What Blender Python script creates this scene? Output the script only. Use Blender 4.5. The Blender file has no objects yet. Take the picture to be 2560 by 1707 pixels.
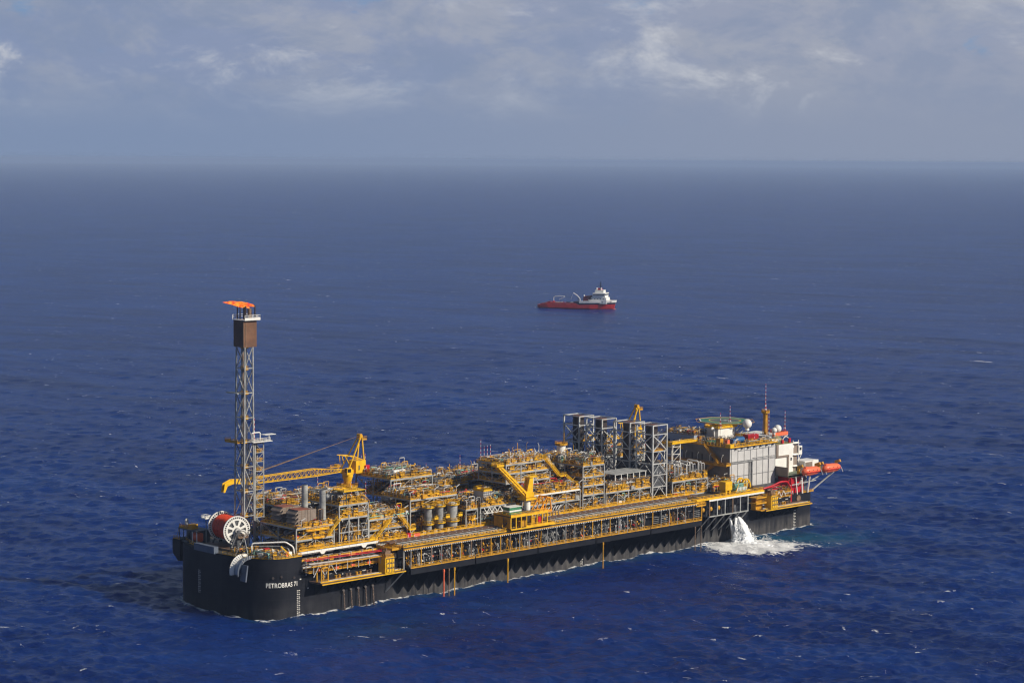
import bpy, bmesh, math, random
import numpy as np
from mathutils import Vector, Matrix

S = bpy.context.scene
C = bpy.context.collection
R = math.radians
rnd = random.Random(71)

# ------------------------------------------------------------------ camera
CAM = Vector((-423.31, -559.70, 150.54))
YAW, PITCH, ROLL, FOCAL = 0.80668, 0.083288, 0.0058603, 5431.6      # focal length in pixels of a 2560 wide picture
fw = Vector((math.cos(YAW)*math.cos(PITCH), math.sin(YAW)*math.cos(PITCH), -math.sin(PITCH)))
rt = Vector((math.sin(YAW), -math.cos(YAW), 0)); up = rt.cross(fw)
rt2 = rt*math.cos(ROLL) + up*math.sin(ROLL); up2 = up*math.cos(ROLL) - rt*math.sin(ROLL)
cd = bpy.data.cameras.new('camera'); cam = bpy.data.objects.new('camera', cd); C.objects.link(cam)
m3 = Matrix((rt2, up2, -fw)).transposed()
cam.matrix_world = Matrix.Translation(CAM) @ m3.to_4x4()
cd.sensor_width = 36; cd.lens = 36*FOCAL/2560; cd.clip_start = 1; cd.clip_end = 250000
S.camera = cam

# ------------------------------------------------------------------ view, world, sun
S.view_settings.view_transform = 'Standard'; S.view_settings.look = 'None'
S.view_settings.exposure = 0.0; S.view_settings.gamma = 1.0
S.cycles.use_denoising = True; S.cycles.sampling_pattern = 'BLUE_NOISE'; S.cycles.filter_width = 1.25; S.cycles.sample_clamp_indirect = 4.0
S.cycles.max_bounces = 6; S.cycles.diffuse_bounces = 3; S.cycles.glossy_bounces = 3
S.cycles.transparent_max_bounces = 12; S.cycles.volume_bounces = 0
SUN = Vector((0.62, -1.50, 1.0)).normalized()
sun_el = math.asin(SUN.z)
sl = bpy.data.lights.new('sun', 'SUN'); sl.energy = 5.0; sl.angle = R(0.5); sl.color = (1.0, 0.92, 0.80)
so = bpy.data.objects.new('sun', sl); C.objects.link(so)
so.rotation_euler = (-SUN).to_track_quat('-Z', 'Y').to_euler(); so.location = (0, 0, 300)

W = bpy.data.worlds.new("World"); S.world = W; W.use_nodes = True
nt = W.node_tree; nt.nodes.clear()
class NT:
    """small helper to write node trees"""
    def __init__(s, t): s.t = t
    def n(s, kind, **kw):
        nd = s.t.nodes.new(kind)
        for k, v in kw.items():
            if k == 'i':
                for a, b in v.items():
                    if isinstance(b, bpy.types.NodeSocket): s.t.links.new(b, nd.inputs[a])
                    else: nd.inputs[a].default_value = b
            else: setattr(nd, k, v)
        return nd
    def math(s, op, a, b=0.0, clamp=False): return s.n('ShaderNodeMath', operation=op, use_clamp=clamp, i={0: a, 1: b}).outputs[0]
    def smooth(s, x, lo, hi): return s.n('ShaderNodeMapRange', interpolation_type='SMOOTHSTEP', i={0: x, 1: lo, 2: hi, 3: 0.0, 4: 1.0}).outputs[0]
    def mix(s, f, a, b, op='MIX'):
        nd = s.t.nodes.new('ShaderNodeMix'); nd.data_type = 'RGBA'; nd.blend_type = op
        for k, v in ((0, f), (6, a), (7, b)):
            if isinstance(v, bpy.types.NodeSocket): s.t.links.new(v, nd.inputs[k])
            else: nd.inputs[k].default_value = v if k == 0 else (*v[:3], 1)
        return nd.outputs[2]
    def noise(s, vec, scale, detail=4, rough=0.5, dist=0.0, out=0):
        return s.n('ShaderNodeTexNoise', i={'Vector': vec, 'Scale': scale, 'Detail': detail, 'Roughness': rough, 'Distortion': dist}).outputs[out]
w = NT(nt)
tc = w.n('ShaderNodeTexCoord').outputs['Generated']
sx = w.n('ShaderNodeSeparateXYZ', i={0: tc})
el = sx.outputs[2]; az = w.math('ARCTAN2', sx.outputs[1], sx.outputs[0])
zz = w.math('ADD', w.math('MAXIMUM', el, 0.0), 0.45)
cv = w.n('ShaderNodeCombineXYZ', i={0: w.math('DIVIDE', sx.outputs[0], zz), 1: w.math('DIVIDE', sx.outputs[1], zz), 2: 0.0}).outputs[0]
cv = w.n('ShaderNodeVectorMath', operation='ADD', i={0: cv, 1: (3.1, 1.7, 0.4)}).outputs[0]
sky = w.n('ShaderNodeTexSky', sky_type='NISHITA', sun_disc=False, sun_elevation=sun_el,
          sun_rotation=math.atan2(SUN.x, SUN.y), altitude=150, air_density=1.0, dust_density=0.6, ozone_density=2.0).outputs[0]
blue = w.n('ShaderNodeVectorMath', operation='SCALE', i={0: sky, 3: 0.055}).outputs[0]
blue = w.mix(w.smooth(el, 0.08, 0.32), (0.165, 0.310, 0.530), blue)
n_big = w.noise(cv, 2.6, 4, 0.5, 0.2)
n_mid = w.noise(cv, 7.2, 10, 0.62, 0.35)
n_lit = w.noise(w.n('ShaderNodeVectorMath', operation='ADD', i={0: cv, 1: (7.7, 2.3, 5.0)}).outputs[0], 8.2, 11, 0.64, 0.3)
def bank_of_cloud(a0, e0, sa, se, k):
    """soft rise of cloudiness round one direction of the sky (degrees of azimuth and elevation)"""
    x = w.math('DIVIDE', w.math('SUBTRACT', az, R(a0)), R(sa)); y = w.math('DIVIDE', w.math('SUBTRACT', el, R(e0)), R(se))
    q = w.math('ADD', w.math('MULTIPLY', x, x), w.math('MULTIPLY', y, y))
    return w.math('MULTIPLY', w.math('EXPONENT', w.math('MULTIPLY', q, -1.0)), k)
def total(rows):
    acc = None
    for r_ in rows:
        v = bank_of_cloud(*r_); acc = v if acc is None else w.math('ADD', acc, v)
    return acc
puffs = total(((57.6, 3.75, 0.75, 0.45, 0.20), (59.9, 2.7, 1.5, 0.75, 0.17), (52.2, 2.75, 1.3, 0.85, 0.18), (51.0, 3.4, 0.5, 0.3, 0.12), (46.3, 3.2, 0.9, 0.5, 0.12),
               (40.4, 2.2, 1.1, 0.6, 0.13), (38.2, 2.7, 1.6, 0.5, 0.14), (35.3, 2.9, 1.8, 0.4, 0.09), (49.5, 2.6, .8, .35, 0.09), (55.5, 2.3, .5, .3, .08), (38.6, 1.7, 1.2, .4, .07)))
holes = total(((58.9, 3.9, 0.9, 0.45, 0.20), (49.4, 4.2, 1.2, 0.30, 0.14), (46.6, 4.2, .9, 0.4, 0.10), (50.4, 3.7, .7, .2, .12)))
low = w.smooth(el, 0.008, 0.058)          # towards the horizon the clouds melt into one pale bank
high = w.smooth(el, 0.08, 0.26)           # overhead the cloud is broken
cover = w.smooth(w.math('SUBTRACT', n_mid, holes), 0.25, 0.40)
cover = w.math('MULTIPLY', cover, w.math('SUBTRACT', 1.0, w.math('MULTIPLY', high, w.math('SUBTRACT', 1.0, w.math('MULTIPLY', w.smooth(n_big, 0.52, 0.70), 0.6)))))
east = w.smooth(az, R(58), R(34))         # greyer to the right, bluer to the left
grey = w.mix(east, (0.250, 0.305, 0.455), (0.325, 0.358, 0.458))
grey = w.mix(w.math('MULTIPLY', w.smooth(n_big, 0.38, 0.62), 0.6), grey, (0.215, 0.285, 0.450))
grey = w.mix(w.math('MULTIPLY', w.smooth(n_mid, 0.45, 0.60), 0.65), grey, (0.372, 0.398, 0.470))
grey = w.mix(w.math('MULTIPLY', w.smooth(n_lit, 0.50, 0.36), 0.55), grey, (0.225, 0.285, 0.420))
lit = w.math('ADD', w.smooth(w.math('ADD', n_lit, puffs), 0.58, 0.80), w.math('MULTIPLY', w.smooth(n_lit, 0.50, 0.64), 0.35), True)
cloud = w.mix(w.math('MULTIPLY', lit, 0.9), grey, (0.60, 0.615, 0.65))
bank = w.mix(east, (0.212, 0.282, 0.432), (0.268, 0.315, 0.428))
full = w.mix(cover, blue, cloud)
full = w.mix(low, bank, full)
bg = w.n('ShaderNodeBackground', i={0: full, 1: 1.0})
out = w.n('ShaderNodeOutputWorld', i={0: bg.outputs[0]})

# ------------------------------------------------------------------ object helpers
def link(o, parent=None):
    C.objects.link(o)
    if parent is not None: o.parent = parent
    return o
def tag(o, label=None, cat=None, group=None, kind=None):
    for k, v in (('label', label), ('category', cat), ('group', group), ('kind', kind)):
        if v: o[k] = v
    return o
def thing(name, label, cat, loc=(0, 0, 0), rotz=0.0, group=None):
    o = link(bpy.data.objects.new(name, None)); o.location = loc; o.rotation_euler = (0, 0, rotz)
    o.empty_display_size = 0.5
    return tag(o, label, cat, group)
def copy_tree(o, parent=None):
    c = o.copy(); C.objects.link(c); c.parent = parent
    for ch in list(o.children): copy_tree(ch, c)
    return c

class MB:
    """collects shapes and links them as one mesh object"""
    def __init__(s): s.v = []; s.f = []; s.sm = []
    def add(s, vs, fs, smooth=False):
        b = len(s.v); s.v += [tuple(v) for v in vs]
        for f in fs: s.f.append(tuple(i + b for i in f)); s.sm.append(smooth)
        return s
    def box(s, c, d, rz=0.0, rx=0.0, ry=0.0):
        hx, hy, hz = d[0]/2, d[1]/2, d[2]/2
        vs = [Vector((x, y, z)) for x in (-hx, hx) for y in (-hy, hy) for z in (-hz, hz)]
        if rz or rx or ry:
            m = Matrix.Rotation(rz, 3, 'Z') @ Matrix.Rotation(ry, 3, 'Y') @ Matrix.Rotation(rx, 3, 'X'); vs = [m @ v for v in vs]
        c = Vector(c)
        return s.add([v + c for v in vs], [(0, 1, 3, 2), (4, 6, 7, 5), (0, 4, 5, 1), (2, 3, 7, 6), (0, 2, 6, 4), (1, 5, 7, 3)])
    def b2(s, a, b):
        return s.box(((a[0]+b[0])/2, (a[1]+b[1])/2, (a[2]+b[2])/2), (abs(b[0]-a[0]), abs(b[1]-a[1]), abs(b[2]-a[2])))
    def cone(s, p0, p1, r0, r1, n=10, caps=True, smooth=None):
        p0, p1 = Vector(p0), Vector(p1); d = (p1 - p0)
        if d.length < 1e-6: return s
        d.normalize(); a = d.orthogonal().normalized() if abs(d.z) < 0.99 else Vector((1, 0, 0)); b = d.cross(a)
        if n == 4: a, b = ((Vector((0, 0, 1)) - d*d.z).normalized() if abs(d.z) < 0.99 else Vector((1, 0, 0))), None; b = d.cross(a)
        vs = []
        off = math.pi/4 if n == 4 else 0
        for p, r in ((p0, r0), (p1, r1)):
            for k in range(n):
                t = 2*math.pi*k/n + off; vs.append(p + a*(r*math.cos(t)) + b*(r*math.sin(t)))
        fs = [(k, (k+1) % n, n+(k+1) % n, n+k) for k in range(n)]
        s.add(vs, fs, (n > 5) if smooth is None else smooth)
        if caps: s.add(vs[:n], [tuple(range(n-1, -1, -1))]); s.add(vs[n:], [tuple(range(n))])
        return s
    def cyl(s, p0, p1, r, n=10): return s.cone(p0, p1, r, r, n)
    def bar(s, p0, p1, r=0.1): return s.cone(p0, p1, r*1.2, r*1.2, 4)
    def tube(s, pts, r, n=6):
        pts = [Vector(q) for q in pts]
        for a, b in zip(pts, pts[1:]): s.cone(a, b, r, r, n, caps=True)
        return s
    def bend(s, pts, r, n=6, br=None, seg=4):
        """pipe with rounded elbows"""
        pts = [Vector(q) for q in pts]; br = br or r*3; o = [pts[0]]
        for a, b, c in zip(pts, pts[1:], pts[2:]):
            u, v = (a-b), (c-b); k = min(br, u.length*0.45, v.length*0.45)
            p, q = b + u.normalized()*k, b + v.normalized()*k
            for i in range(seg+1):
                t = i/seg; o.append(p*(1-t)**2 + b*2*t*(1-t) + q*t*t)
        o.append(pts[-1]); rings = []
        for i, q in enumerate(o):
            d = (o[min(i+1, len(o)-1)] - o[max(i-1, 0)]).normalized()
            a = Vector((0, 0, 1)) - d*d.z
            a = a.normalized() if a.length > 0.15 else (Vector((1, 0, 0)) - d*d.x).normalized()
            b = d.cross(a); rings.append([q + a*(r*math.cos(2*math.pi*j/n)) + b*(r*math.sin(2*math.pi*j/n)) for j in range(n)])
        vs = [v for rg in rings for v in rg]; fs = []
        for i in range(len(rings)-1):
            for j in range(n): fs.append((i*n+j, i*n+(j+1) % n, (i+1)*n+(j+1) % n, (i+1)*n+j))
        fs += [tuple(range(n-1, -1, -1)), tuple(range((len(rings)-1)*n, len(rings)*n))]
        return s.add(vs, fs, True)
    def ball(s, c, r, n=14, m=9, sc=(1, 1, 1), z0=-1.0):
        c = Vector(c); vs = []; fs = []
        for i in range(m+1):
            z = z0 + (1-z0)*i/m if z0 > -1 else -math.cos(math.pi*i/m)
            q = math.sqrt(max(0, 1-z*z))
            for k in range(n):
                t = 2*math.pi*k/n; vs.append(c + Vector((r*q*math.cos(t)*sc[0], r*q*math.sin(t)*sc[1], r*z*sc[2])))
        for i in range(m):
            for k in range(n): fs.append((i*n+k, i*n+(k+1) % n, (i+1)*n+(k+1) % n, (i+1)*n+k))
        return s.add(vs, fs, True)
    def vessel(s, p0, p1, r, n=14):
        """cylinder with domed ends"""
        p0, p1 = Vector(p0), Vector(p1); d = (p1-p0).normalized(); s.cone(p0, p1, r, r, n, caps=False)
        for p, q in ((p0, -d), (p1, d)):
            prev = (p, r)
            for i in range(1, 5):
                t = i/4*math.pi/2; nx = (p + q*(math.sin(t)*r*0.5), max(r*math.cos(t), 0.01)); s.cone(prev[0], nx[0], prev[1], nx[1], n, caps=(i == 4), smooth=True); prev = nx
        return s
    def poly(s, pts, ext):
        """polygon extruded along the vector ext"""
        pts = [Vector(q) for q in pts]; e = Vector(ext); n = len(pts)
        return s.add(pts + [q+e for q in pts], [tuple(range(n-1, -1, -1)), tuple(range(n, 2*n))] + [(k, (k+1) % n, n+(k+1) % n, n+k) for k in range(n)])
    def loft(s, rings, close=True, caps=True, smooth=True):
        n = len(rings[0]); vs = [v for r in rings for v in r]; fs = []
        for i in range(len(rings)-1):
            for k in range(n if close else n-1): fs.append((i*n+k, i*n+(k+1) % n, (i+1)*n+(k+1) % n, (i+1)*n+k))
        s.add(vs, fs, smooth)
        if caps and close: s.add(rings[0], [tuple(range(n-1, -1, -1))]); s.add(rings[-1], [tuple(range(n))])
        return s
    def rail(s, pts, h=1.1, r=0.055, step=2.0, toe=0.28, closed=False):
        """guard rail along a path: posts, two bars and a toe board"""
        pts = [Vector(q) for q in pts]
        if closed: pts = pts + [pts[0]]
        for a, b in zip(pts, pts[1:]):
            L = (b-a).length
            if L < 0.2: continue
            k = max(1, round(L/step))
            for i in range(k+1):
                q = a.lerp(b, i/k); s.bar(q, q + Vector((0, 0, h)), r)
            for z in (h, h*0.55): s.bar(a + Vector((0, 0, z)), b + Vector((0, 0, z)), r)
            if toe:
                d = (b-a).normalized(); nrm = Vector((-d.y, d.x, 0))*0.03
                s.add([a+nrm, b+nrm, b+nrm+Vector((0, 0, toe)), a+nrm+Vector((0, 0, toe)), a-nrm, b-nrm, b-nrm+Vector((0, 0, toe)), a-nrm+Vector((0, 0, toe))],
                      [(0, 1, 2, 3), (7, 6, 5, 4), (3, 2, 6, 7), (0, 4, 5, 1)])
        return s
    def stairs(s, a, b, wid=1.4):
        """inclined flight with stringers, treads and hand rails; wid is across the flight"""
        a, b = Vector(a), Vector(b); d = (b-a); h = Vector((d.x, d.y, 0)).normalized(); sd = Vector((-h.y, h.x, 0))*(wid/2)
        for q in (sd, -sd):
            s.bar(a+q, b+q, 0.14)
            for z in (0.6, 1.1): s.bar(a+q+Vector((0, 0, z)), b+q+Vector((0, 0, z)), 0.06)
            k = max(2, int(d.length/1.5))
            for i in range(k+1): t = a.lerp(b, i/k)+q; s.bar(t, t+Vector((0, 0, 1.1)), 0.05)
        k = max(3, int(d.length/0.45)); rz = math.atan2(h.y, h.x)
        for i in range(k): s.box(a.lerp(b, (i+0.5)/k), (0.34, wid, 0.06), rz)
        return s
    def build(s, name, mat, parent=None, **t):
        me = bpy.data.meshes.new(name); me.from_pydata(s.v, [], s.f)
        me.polygons.foreach_set('use_smooth', s.sm); me.materials.append(mat); me.update()
        o = bpy.data.objects.new(name, me); link(o, parent)
        return tag(o, **t) if t else o

# ------------------------------------------------------------------ materials
MATS = {}
def mat(name, col, rough=0.5, var=0.25, scale=0.35, rust=0.0, metal=0.0, spec=0.4, streak=0.0, rustcol=(0.16, 0.055, 0.02), col2=None):
    if name in MATS: return MATS[name]
    m = bpy.data.materials.new(name); m.use_nodes = True; t = NT(m.node_tree); b = m.node_tree.nodes['Principled BSDF']
    geo = t.n('ShaderNodeNewGeometry').outputs['Position']
    f = t.noise(geo, scale, 5, 0.6)
    dark = tuple(c*(1-var) for c in col); light = tuple(min(1, c*(1+var*0.5)) for c in (col2 or col))
    c = t.mix(t.smooth(f, 0.3, 0.7), dark, light)
    if rust:
        g = t.n('ShaderNodeMapping', i={0: geo, 3: (1.3, 1.3, 0.28)}).outputs[0]
        rn = t.noise(g, 1.1, 6, 0.65)
        c = t.mix(t.math('MULTIPLY', t.smooth(rn, 0.70-rust*0.4, 0.80-rust*0.25), 0.8), c, rustcol)
    m.node_tree.links.new(c, b.inputs['Base Color'])
    b.inputs['Roughness'].default_value = rough; b.inputs['Metallic'].default_value = metal; b.inputs['Specular IOR Level'].default_value = spec
    MATS[name] = m; return m
YEL = mat('yellow_paint', (0.78, 0.40, 0.012), 0.45, 0.35, 0.5, rust=0.12)
YELC = mat('crane_yellow', (0.80, 0.45, 0.010), 0.4, 0.2, 0.4, rust=0.05)
YELD = mat('deep_yellow', (0.58, 0.285, 0.012), 0.5, 0.3, 0.5, rust=0.2)
STEEL = mat('grey_steel', (0.36, 0.36, 0.34), 0.5, 0.35, 0.4, rust=0.12)
STEELP = mat('pale_steel', (0.46, 0.46, 0.44), 0.5, 0.3, 0.4, rust=0.1)
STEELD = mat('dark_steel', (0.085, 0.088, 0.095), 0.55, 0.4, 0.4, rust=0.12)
WHITE = mat('white_paint', (0.78, 0.76, 0.70), 0.45, 0.10, 0.3, rust=0.05)
PANEL = mat('pale_grey_panel', (0.52, 0.51, 0.49), 0.5, 0.10, 0.25, rust=0.05)
PIPE = mat('lagged_pipe', (0.47, 0.46, 0.44), 0.38, 0.3, 0.6, rust=0.06, spec=0.6)
PIPEG = mat('grey_pipe', (0.27, 0.27, 0.26), 0.5, 0.4, 0.6, rust=0.2)
PIPEB = mat('brown_pipe', (0.20, 0.125, 0.075), 0.6, 0.4, 0.6, rust=0.3)
RED = mat('red_paint', (0.52, 0.012, 0.020), 0.4, 0.25, 0.5)
ORANGE = mat('orange_paint', (0.84, 0.16, 0.065), 0.4, 0.12, 0.4)
HOSE = mat('red_hose', (0.62, 0.060, 0.018), 0.5, 0.3, 0.8)
GREEN = mat('green_paint', (0.05, 0.20, 0.10), 0.5, 0.3, 0.5)
TEALM = mat('pale_green_machine', (0.22, 0.42, 0.33), 0.45, 0.25, 0.6)
BLUE = mat('blue_paint', (0.025, 0.12, 0.30), 0.45, 0.25, 0.5)
HULL = mat('black_hull', (0.016, 0.017, 0.021), 0.62, 0.35, 0.12, rust=0.02, spec=0.14, rustcol=(0.05, 0.03, 0.02))
def hull_material():
    t = NT(HULL.node_tree); geo = t.n('ShaderNodeNewGeometry').outputs['Position']; sp = t.n('ShaderNodeSeparateXYZ', i={0: geo})
    st = t.noise(t.n('ShaderNodeMapping', i={0: geo, 3: (0.55, 0.55, 0.05)}).outputs[0], 1.0, 6, 0.65)
    bl = t.noise(geo, 0.16, 6, 0.62)
    c = t.mix(t.smooth(bl, 0.3, 0.7), (0.007, 0.008, 0.012), (0.015, 0.016, 0.021))
    c = t.mix(t.math('MULTIPLY', t.smooth(st, 0.58, 0.78), 0.35), c, (0.034, 0.030, 0.029))
    low_ = t.math('MULTIPLY', t.smooth(sp.outputs[2], 6.5, 2.0), t.smooth(t.math('ADD', st, t.math('MULTIPLY', bl, 0.5)), 0.5, 0.95))
    low_ = t.math('MULTIPLY', low_, t.math('ADD', 0.22, t.math('MULTIPLY', t.smooth(sp.outputs[0], 52, 62), 0.78)))
    c = t.mix(low_, c, (0.085, 0.080, 0.076))                       # salt and wear near the water
    rs = t.noise(t.n('ShaderNodeMapping', i={0: geo, 1: (9, 4, 2), 3: (0.35, 0.35, 0.03)}).outputs[0], 1.0, 5, 0.6)
    c = t.mix(t.math('MULTIPLY', t.smooth(rs, 0.66, 0.76), 0.6), c, (0.075, 0.035, 0.018))
    for ax_, per in ((2, 3.1), (0, 11.7)):
        f = t.math('FRACT', t.math('DIVIDE', sp.outputs[ax_], per)); c = t.mix(t.math('MULTIPLY', t.math('LESS_THAN', f, 0.045 if ax_ == 2 else 0.014), 0.35), c, (0.03, 0.03, 0.033))
    HULL.node_tree.links.new(c, HULL.node_tree.nodes['Principled BSDF'].inputs['Base Color'])
    d = t.n('ShaderNodeBump', i={'Strength': 0.15, 'Distance': 0.2, 'Height': t.noise(geo, 0.45, 2, 0.5)}); HULL.node_tree.links.new(d.outputs[0], HULL.node_tree.nodes['Principled BSDF'].inputs['Normal'])
hull_material()
DECK = mat('rusty_deck', (0.13, 0.075, 0.05), 0.7, 0.4, 0.2, rust=0.3)
DECKG = mat('grating_deck', (0.062, 0.058, 0.045), 0.7, 0.35, 0.5, rust=0.3)
PLANK = mat('brown_grating', (0.135, 0.078, 0.056), 0.7, 0.3, 0.5, rust=0.2)
CORTEN = mat('brown_heat_shield', (0.155, 0.072, 0.036), 0.6, 0.3, 0.25, rust=0.3)
HOOD = mat('brown_filter_house', (0.235, 0.185, 0.145), 0.6, 0.2, 0.4)
SOOT = mat('sooty_steel', (0.038, 0.028, 0.027), 0.6, 0.4, 0.3, rust=0.15, rustcol=(0.09, 0.035, 0.02))
GLASS = mat('dark_glass', (0.015, 0.02, 0.03), 0.1, 0.1, 0.3, spec=0.6)
# ------------------------------------------------------------------ the sea
def sea_arrays():
    g = np.random.default_rng(11)
    # rings out from the point below the camera, close together where the ship floats
    rr = [120.0, 200.0, 300.0, 380.0, 430.0]
    while rr[-1] < 52000: rr.append(rr[-1] + max(0.75, rr[-1]**2/430000.0))
    r = np.array(rr); dr = np.gradient(r)
    fine = np.arange(-22.0, 22.001, 0.046); coarse = np.concatenate([np.arange(22.3, 30, 0.5), np.arange(30, 330, 4.0), np.arange(330, 338, 0.5)])
    ang = np.radians(np.concatenate([fine, coarse])) + YAW
    A, Rr = np.meshgrid(ang, r); DR = np.repeat(dr[:, None], A.shape[1], 1)
    X = CAM.x + Rr*np.cos(A); Y = CAM.y + Rr*np.sin(A)
    Z = np.zeros_like(X); DX = np.zeros_like(X); DY = np.zeros_like(X); CR = np.zeros_like(X)
    base = YAW - R(28)
    for k in range(96):
        lam = 2.8*math.exp(g.random()**1.25*math.log(44/2.8)) if k > 3 else (60, 75, 48, 66)[k]
        th = base + g.normal()*(0.62 if lam < 25 else 0.42) + math.pi
        kk = 2*math.pi/lam; slope = 0.035*(0.66 if lam > 11 else 1.3)*(0.75 + 0.5*g.random())*(0.42 if lam > 22 else 1.0)
        a = slope/kk; ph = g.random()*2*math.pi; cx, cy = math.cos(th), math.sin(th)
        att = np.clip((lam/(1.5*DR) - 1.0)/0.9, 0, 1)
        arg = kk*(cx*X + cy*Y) + ph
        co, si = np.cos(arg), np.sin(arg)
        Z += att*a*co; q = 0.85*a
        DX -= att*q*cx*si; DY -= att*q*cy*si
        if lam > 7 and lam < 60: CR += att*slope*co
    return X + DX, Y + DY, Z, CR, A.shape

HULL_L, HULL_B = 288.0, 54.0
def hull_outline(n=18, ins=0.0, x_end=None):
    """outline of the hull seen from above: a blunt rounded end towards the viewer, square with rounded corners far away"""
    a, e = 14.0, 2.45; hb = HULL_B/2; pts = []
    for i in range(2*n+1):
        t = -1 + i/n                                        # from starboard shoulder round the end to port shoulder
        y = math.copysign(abs(math.sin(t*math.pi/2))**(2/e), t)*hb
        x = a - a*max(0, math.cos(t*math.pi/2))**(2/e)
        pts.append((x, hb + y))
    rc = 4.0
    for i in range(7):
        t = i/6*math.pi/2; pts.append((HULL_L - rc + rc*math.sin(t), HULL_B - rc + rc*math.cos(t)))
    for i in range(7):
        t = i/6*math.pi/2; pts.append((HULL_L - rc + rc*math.cos(t), rc - rc*math.sin(t)))
    return [(x + (ins if x < 144 else -ins), y + (ins if y < hb else -ins)) for x, y in pts]

def build_sea():
    X, Y, Z, CR, shp = sea_arrays()
    nr, na = shp; n = nr*na
    co = np.empty((n, 3), np.float32); co[:, 0] = X.ravel(); co[:, 1] = Y.ravel(); co[:, 2] = Z.ravel()
    i = np.arange(nr-1)[:, None]*na; j = np.arange(na)[None, :]; j2 = (j+1) % na
    q = np.stack([i+j, i+j2, i+na+j2, i+na+j], -1).reshape(-1, 4)[:, ::-1]
    me = bpy.data.meshes.new('sea'); me.vertices.add(n); me.vertices.foreach_set('co', co.ravel())
    me.loops.add(q.size); me.loops.foreach_set('vertex_index', q.astype(np.int32).ravel())
    me.polygons.add(len(q)); me.polygons.foreach_set('loop_start', np.arange(0, q.size, 4, dtype=np.int32))
    me.polygons.foreach_set('use_smooth', np.ones(len(q), bool)); me.update(calc_edges=True)
    # where the water is white or full of air
    x, y = X.ravel(), Y.ravel()
    cr = CR.ravel(); thr = np.percentile(cr[(np.hypot(x-CAM.x, y-CAM.y) < 1500)], 99.0)
    cap = np.clip((cr-thr)/0.07, 0, 1)
    # broken water along the hull
    ol = np.array(hull_outline(8)); d = np.full(n, 1e9, np.float32); near = (x > -25) & (x < 320) & (y > -40) & (y < 90)
    px, py = x[near], y[near]; dd = np.full(px.shape, 1e9)
    for (x0, y0), (x1, y1) in zip(ol, np.roll(ol, -1, 0)):
        ex, ey = x1-x0, y1-y0; L2 = ex*ex+ey*ey
        if L2 < 1e-9: continue
        t = np.clip(((px-x0)*ex+(py-y0)*ey)/L2, 0, 1); dd = np.minimum(dd, np.hypot(px-x0-t*ex, py-y0-t*ey))
    d[near] = dd
    hullf = np.exp(-(d/2.5)**2)*0.92
    # the discharge: white boil, then a streaky pale wake
    def blob(cx, cy, ax, ay, rot):
        c, s = math.cos(rot), math.sin(rot); u = ((x-cx)*c+(y-cy)*s)/ax; v = (-(x-cx)*s+(y-cy)*c)/ay; return np.sqrt(u*u+v*v)
    b1 = blob(230.5, -15.5, 17.0, 15.5, R(-44)); boil = np.clip(1.95-b1*1.05, 0, 1.35)
    b2 = blob(246.0, -27.0, 40.0, 26.0, R(-44)); wake = np.clip(1.0-b2, 0, 1)*0.80
    b3 = blob(252.0, -7.0, 26.0, 6.5, R(2)); wake = np.maximum(wake, np.clip(1.0-b3, 0, 1)*0.66)
    b5 = blob(222.0, -38.0, 40.0, 17.0, R(-20)); wake = np.maximum(wake, np.clip(1.0-b5, 0, 1)*0.52)
    b6 = blob(60.0, -32.0, 75.0, 22.0, R(5)); wake = np.maximum(wake, np.clip(1.0-b6, 0, 1)*0.42)
    hx, hy = 0.490, -0.872
    al = (x-1133.5)*hx + (y-1025.4)*hy; ac_ = -(x-1133.5)*hy + (y-1025.4)*hx
    vw = np.where((al > -140) & (al < 84), np.clip(1-np.abs(ac_)/12.0, 0, 1)*np.where(al < 0, np.exp(al/60.0), 0.75), 0)*0.75
    wake = np.maximum(wake, vw)
    foam = np.maximum.reduce([cap*0.72, hullf, boil, wake])
    b4 = blob(250.0, -15.0, 48.0, 24.0, R(-25)); air = np.clip(1.15-b4, 0, 1)*0.9
    air = np.maximum(air, np.exp(-(d/6.0)**2)*0.42*(y < 10))
    air = np.maximum(air, np.clip(1-blob(22.0, -7.0, 26.0, 11.0, R(-10)), 0, 1)*0.6)
    air = np.maximum(air, np.clip(1-blob(38.0, -34.0, 75.0, 28.0, R(0)), 0, 1)*0.32)
    for nm, arr in (('foam', foam), ('air', air)):
        at = me.attributes.new(nm, 'FLOAT', 'POINT'); at.data.foreach_set('value', arr.astype(np.float32))
    o = bpy.data.objects.new('sea', me); link(o); o['kind'] = 'structure'
    m = bpy.data.materials.new('sea_water'); m.use_nodes = True; t = NT(m.node_tree); b = m.node_tree.nodes['Principled BSDF']
    geo = t.n('ShaderNodeNewGeometry').outputs['Position']
    fo = t.n('ShaderNodeAttribute', attribute_name='foam').outputs['Fac']; ai = t.n('ShaderNodeAttribute', attribute_name='air').outputs['Fac']
    flat = t.n('ShaderNodeMapping', vector_type='TEXTURE', i={0: geo, 2: (0, 0, R(-72)), 3: (1.9, 1.0, 1.0)}).outputs[0]
    f1 = t.noise(flat, 0.42, 8, 0.68, 1.2); f2 = t.noise(geo, 0.06, 4, 0.55)
    big = t.noise(geo, 0.0035, 4, 0.6); mid = t.noise(geo, 0.02, 5, 0.6, 0.8)
    fm = t.math('ADD', fo, t.math('MULTIPLY', t.math('SUBTRACT', f1, 0.5), 2.3))
    fm = t.math('ADD', fm, t.math('MULTIPLY', t.math('SUBTRACT', f2, 0.5), 0.5))
    fm = t.math('MULTIPLY', t.smooth(fm, 0.72, 0.90), t.smooth(fo, 0.02, 0.12))
    fl = t.math('MULTIPLY', t.smooth(t.noise(flat, 0.20, 6, 0.70, 1.0), 0.655, 0.70), t.smooth(t.noise(geo, 0.016, 3, 0.6), 0.44, 0.58))
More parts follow.
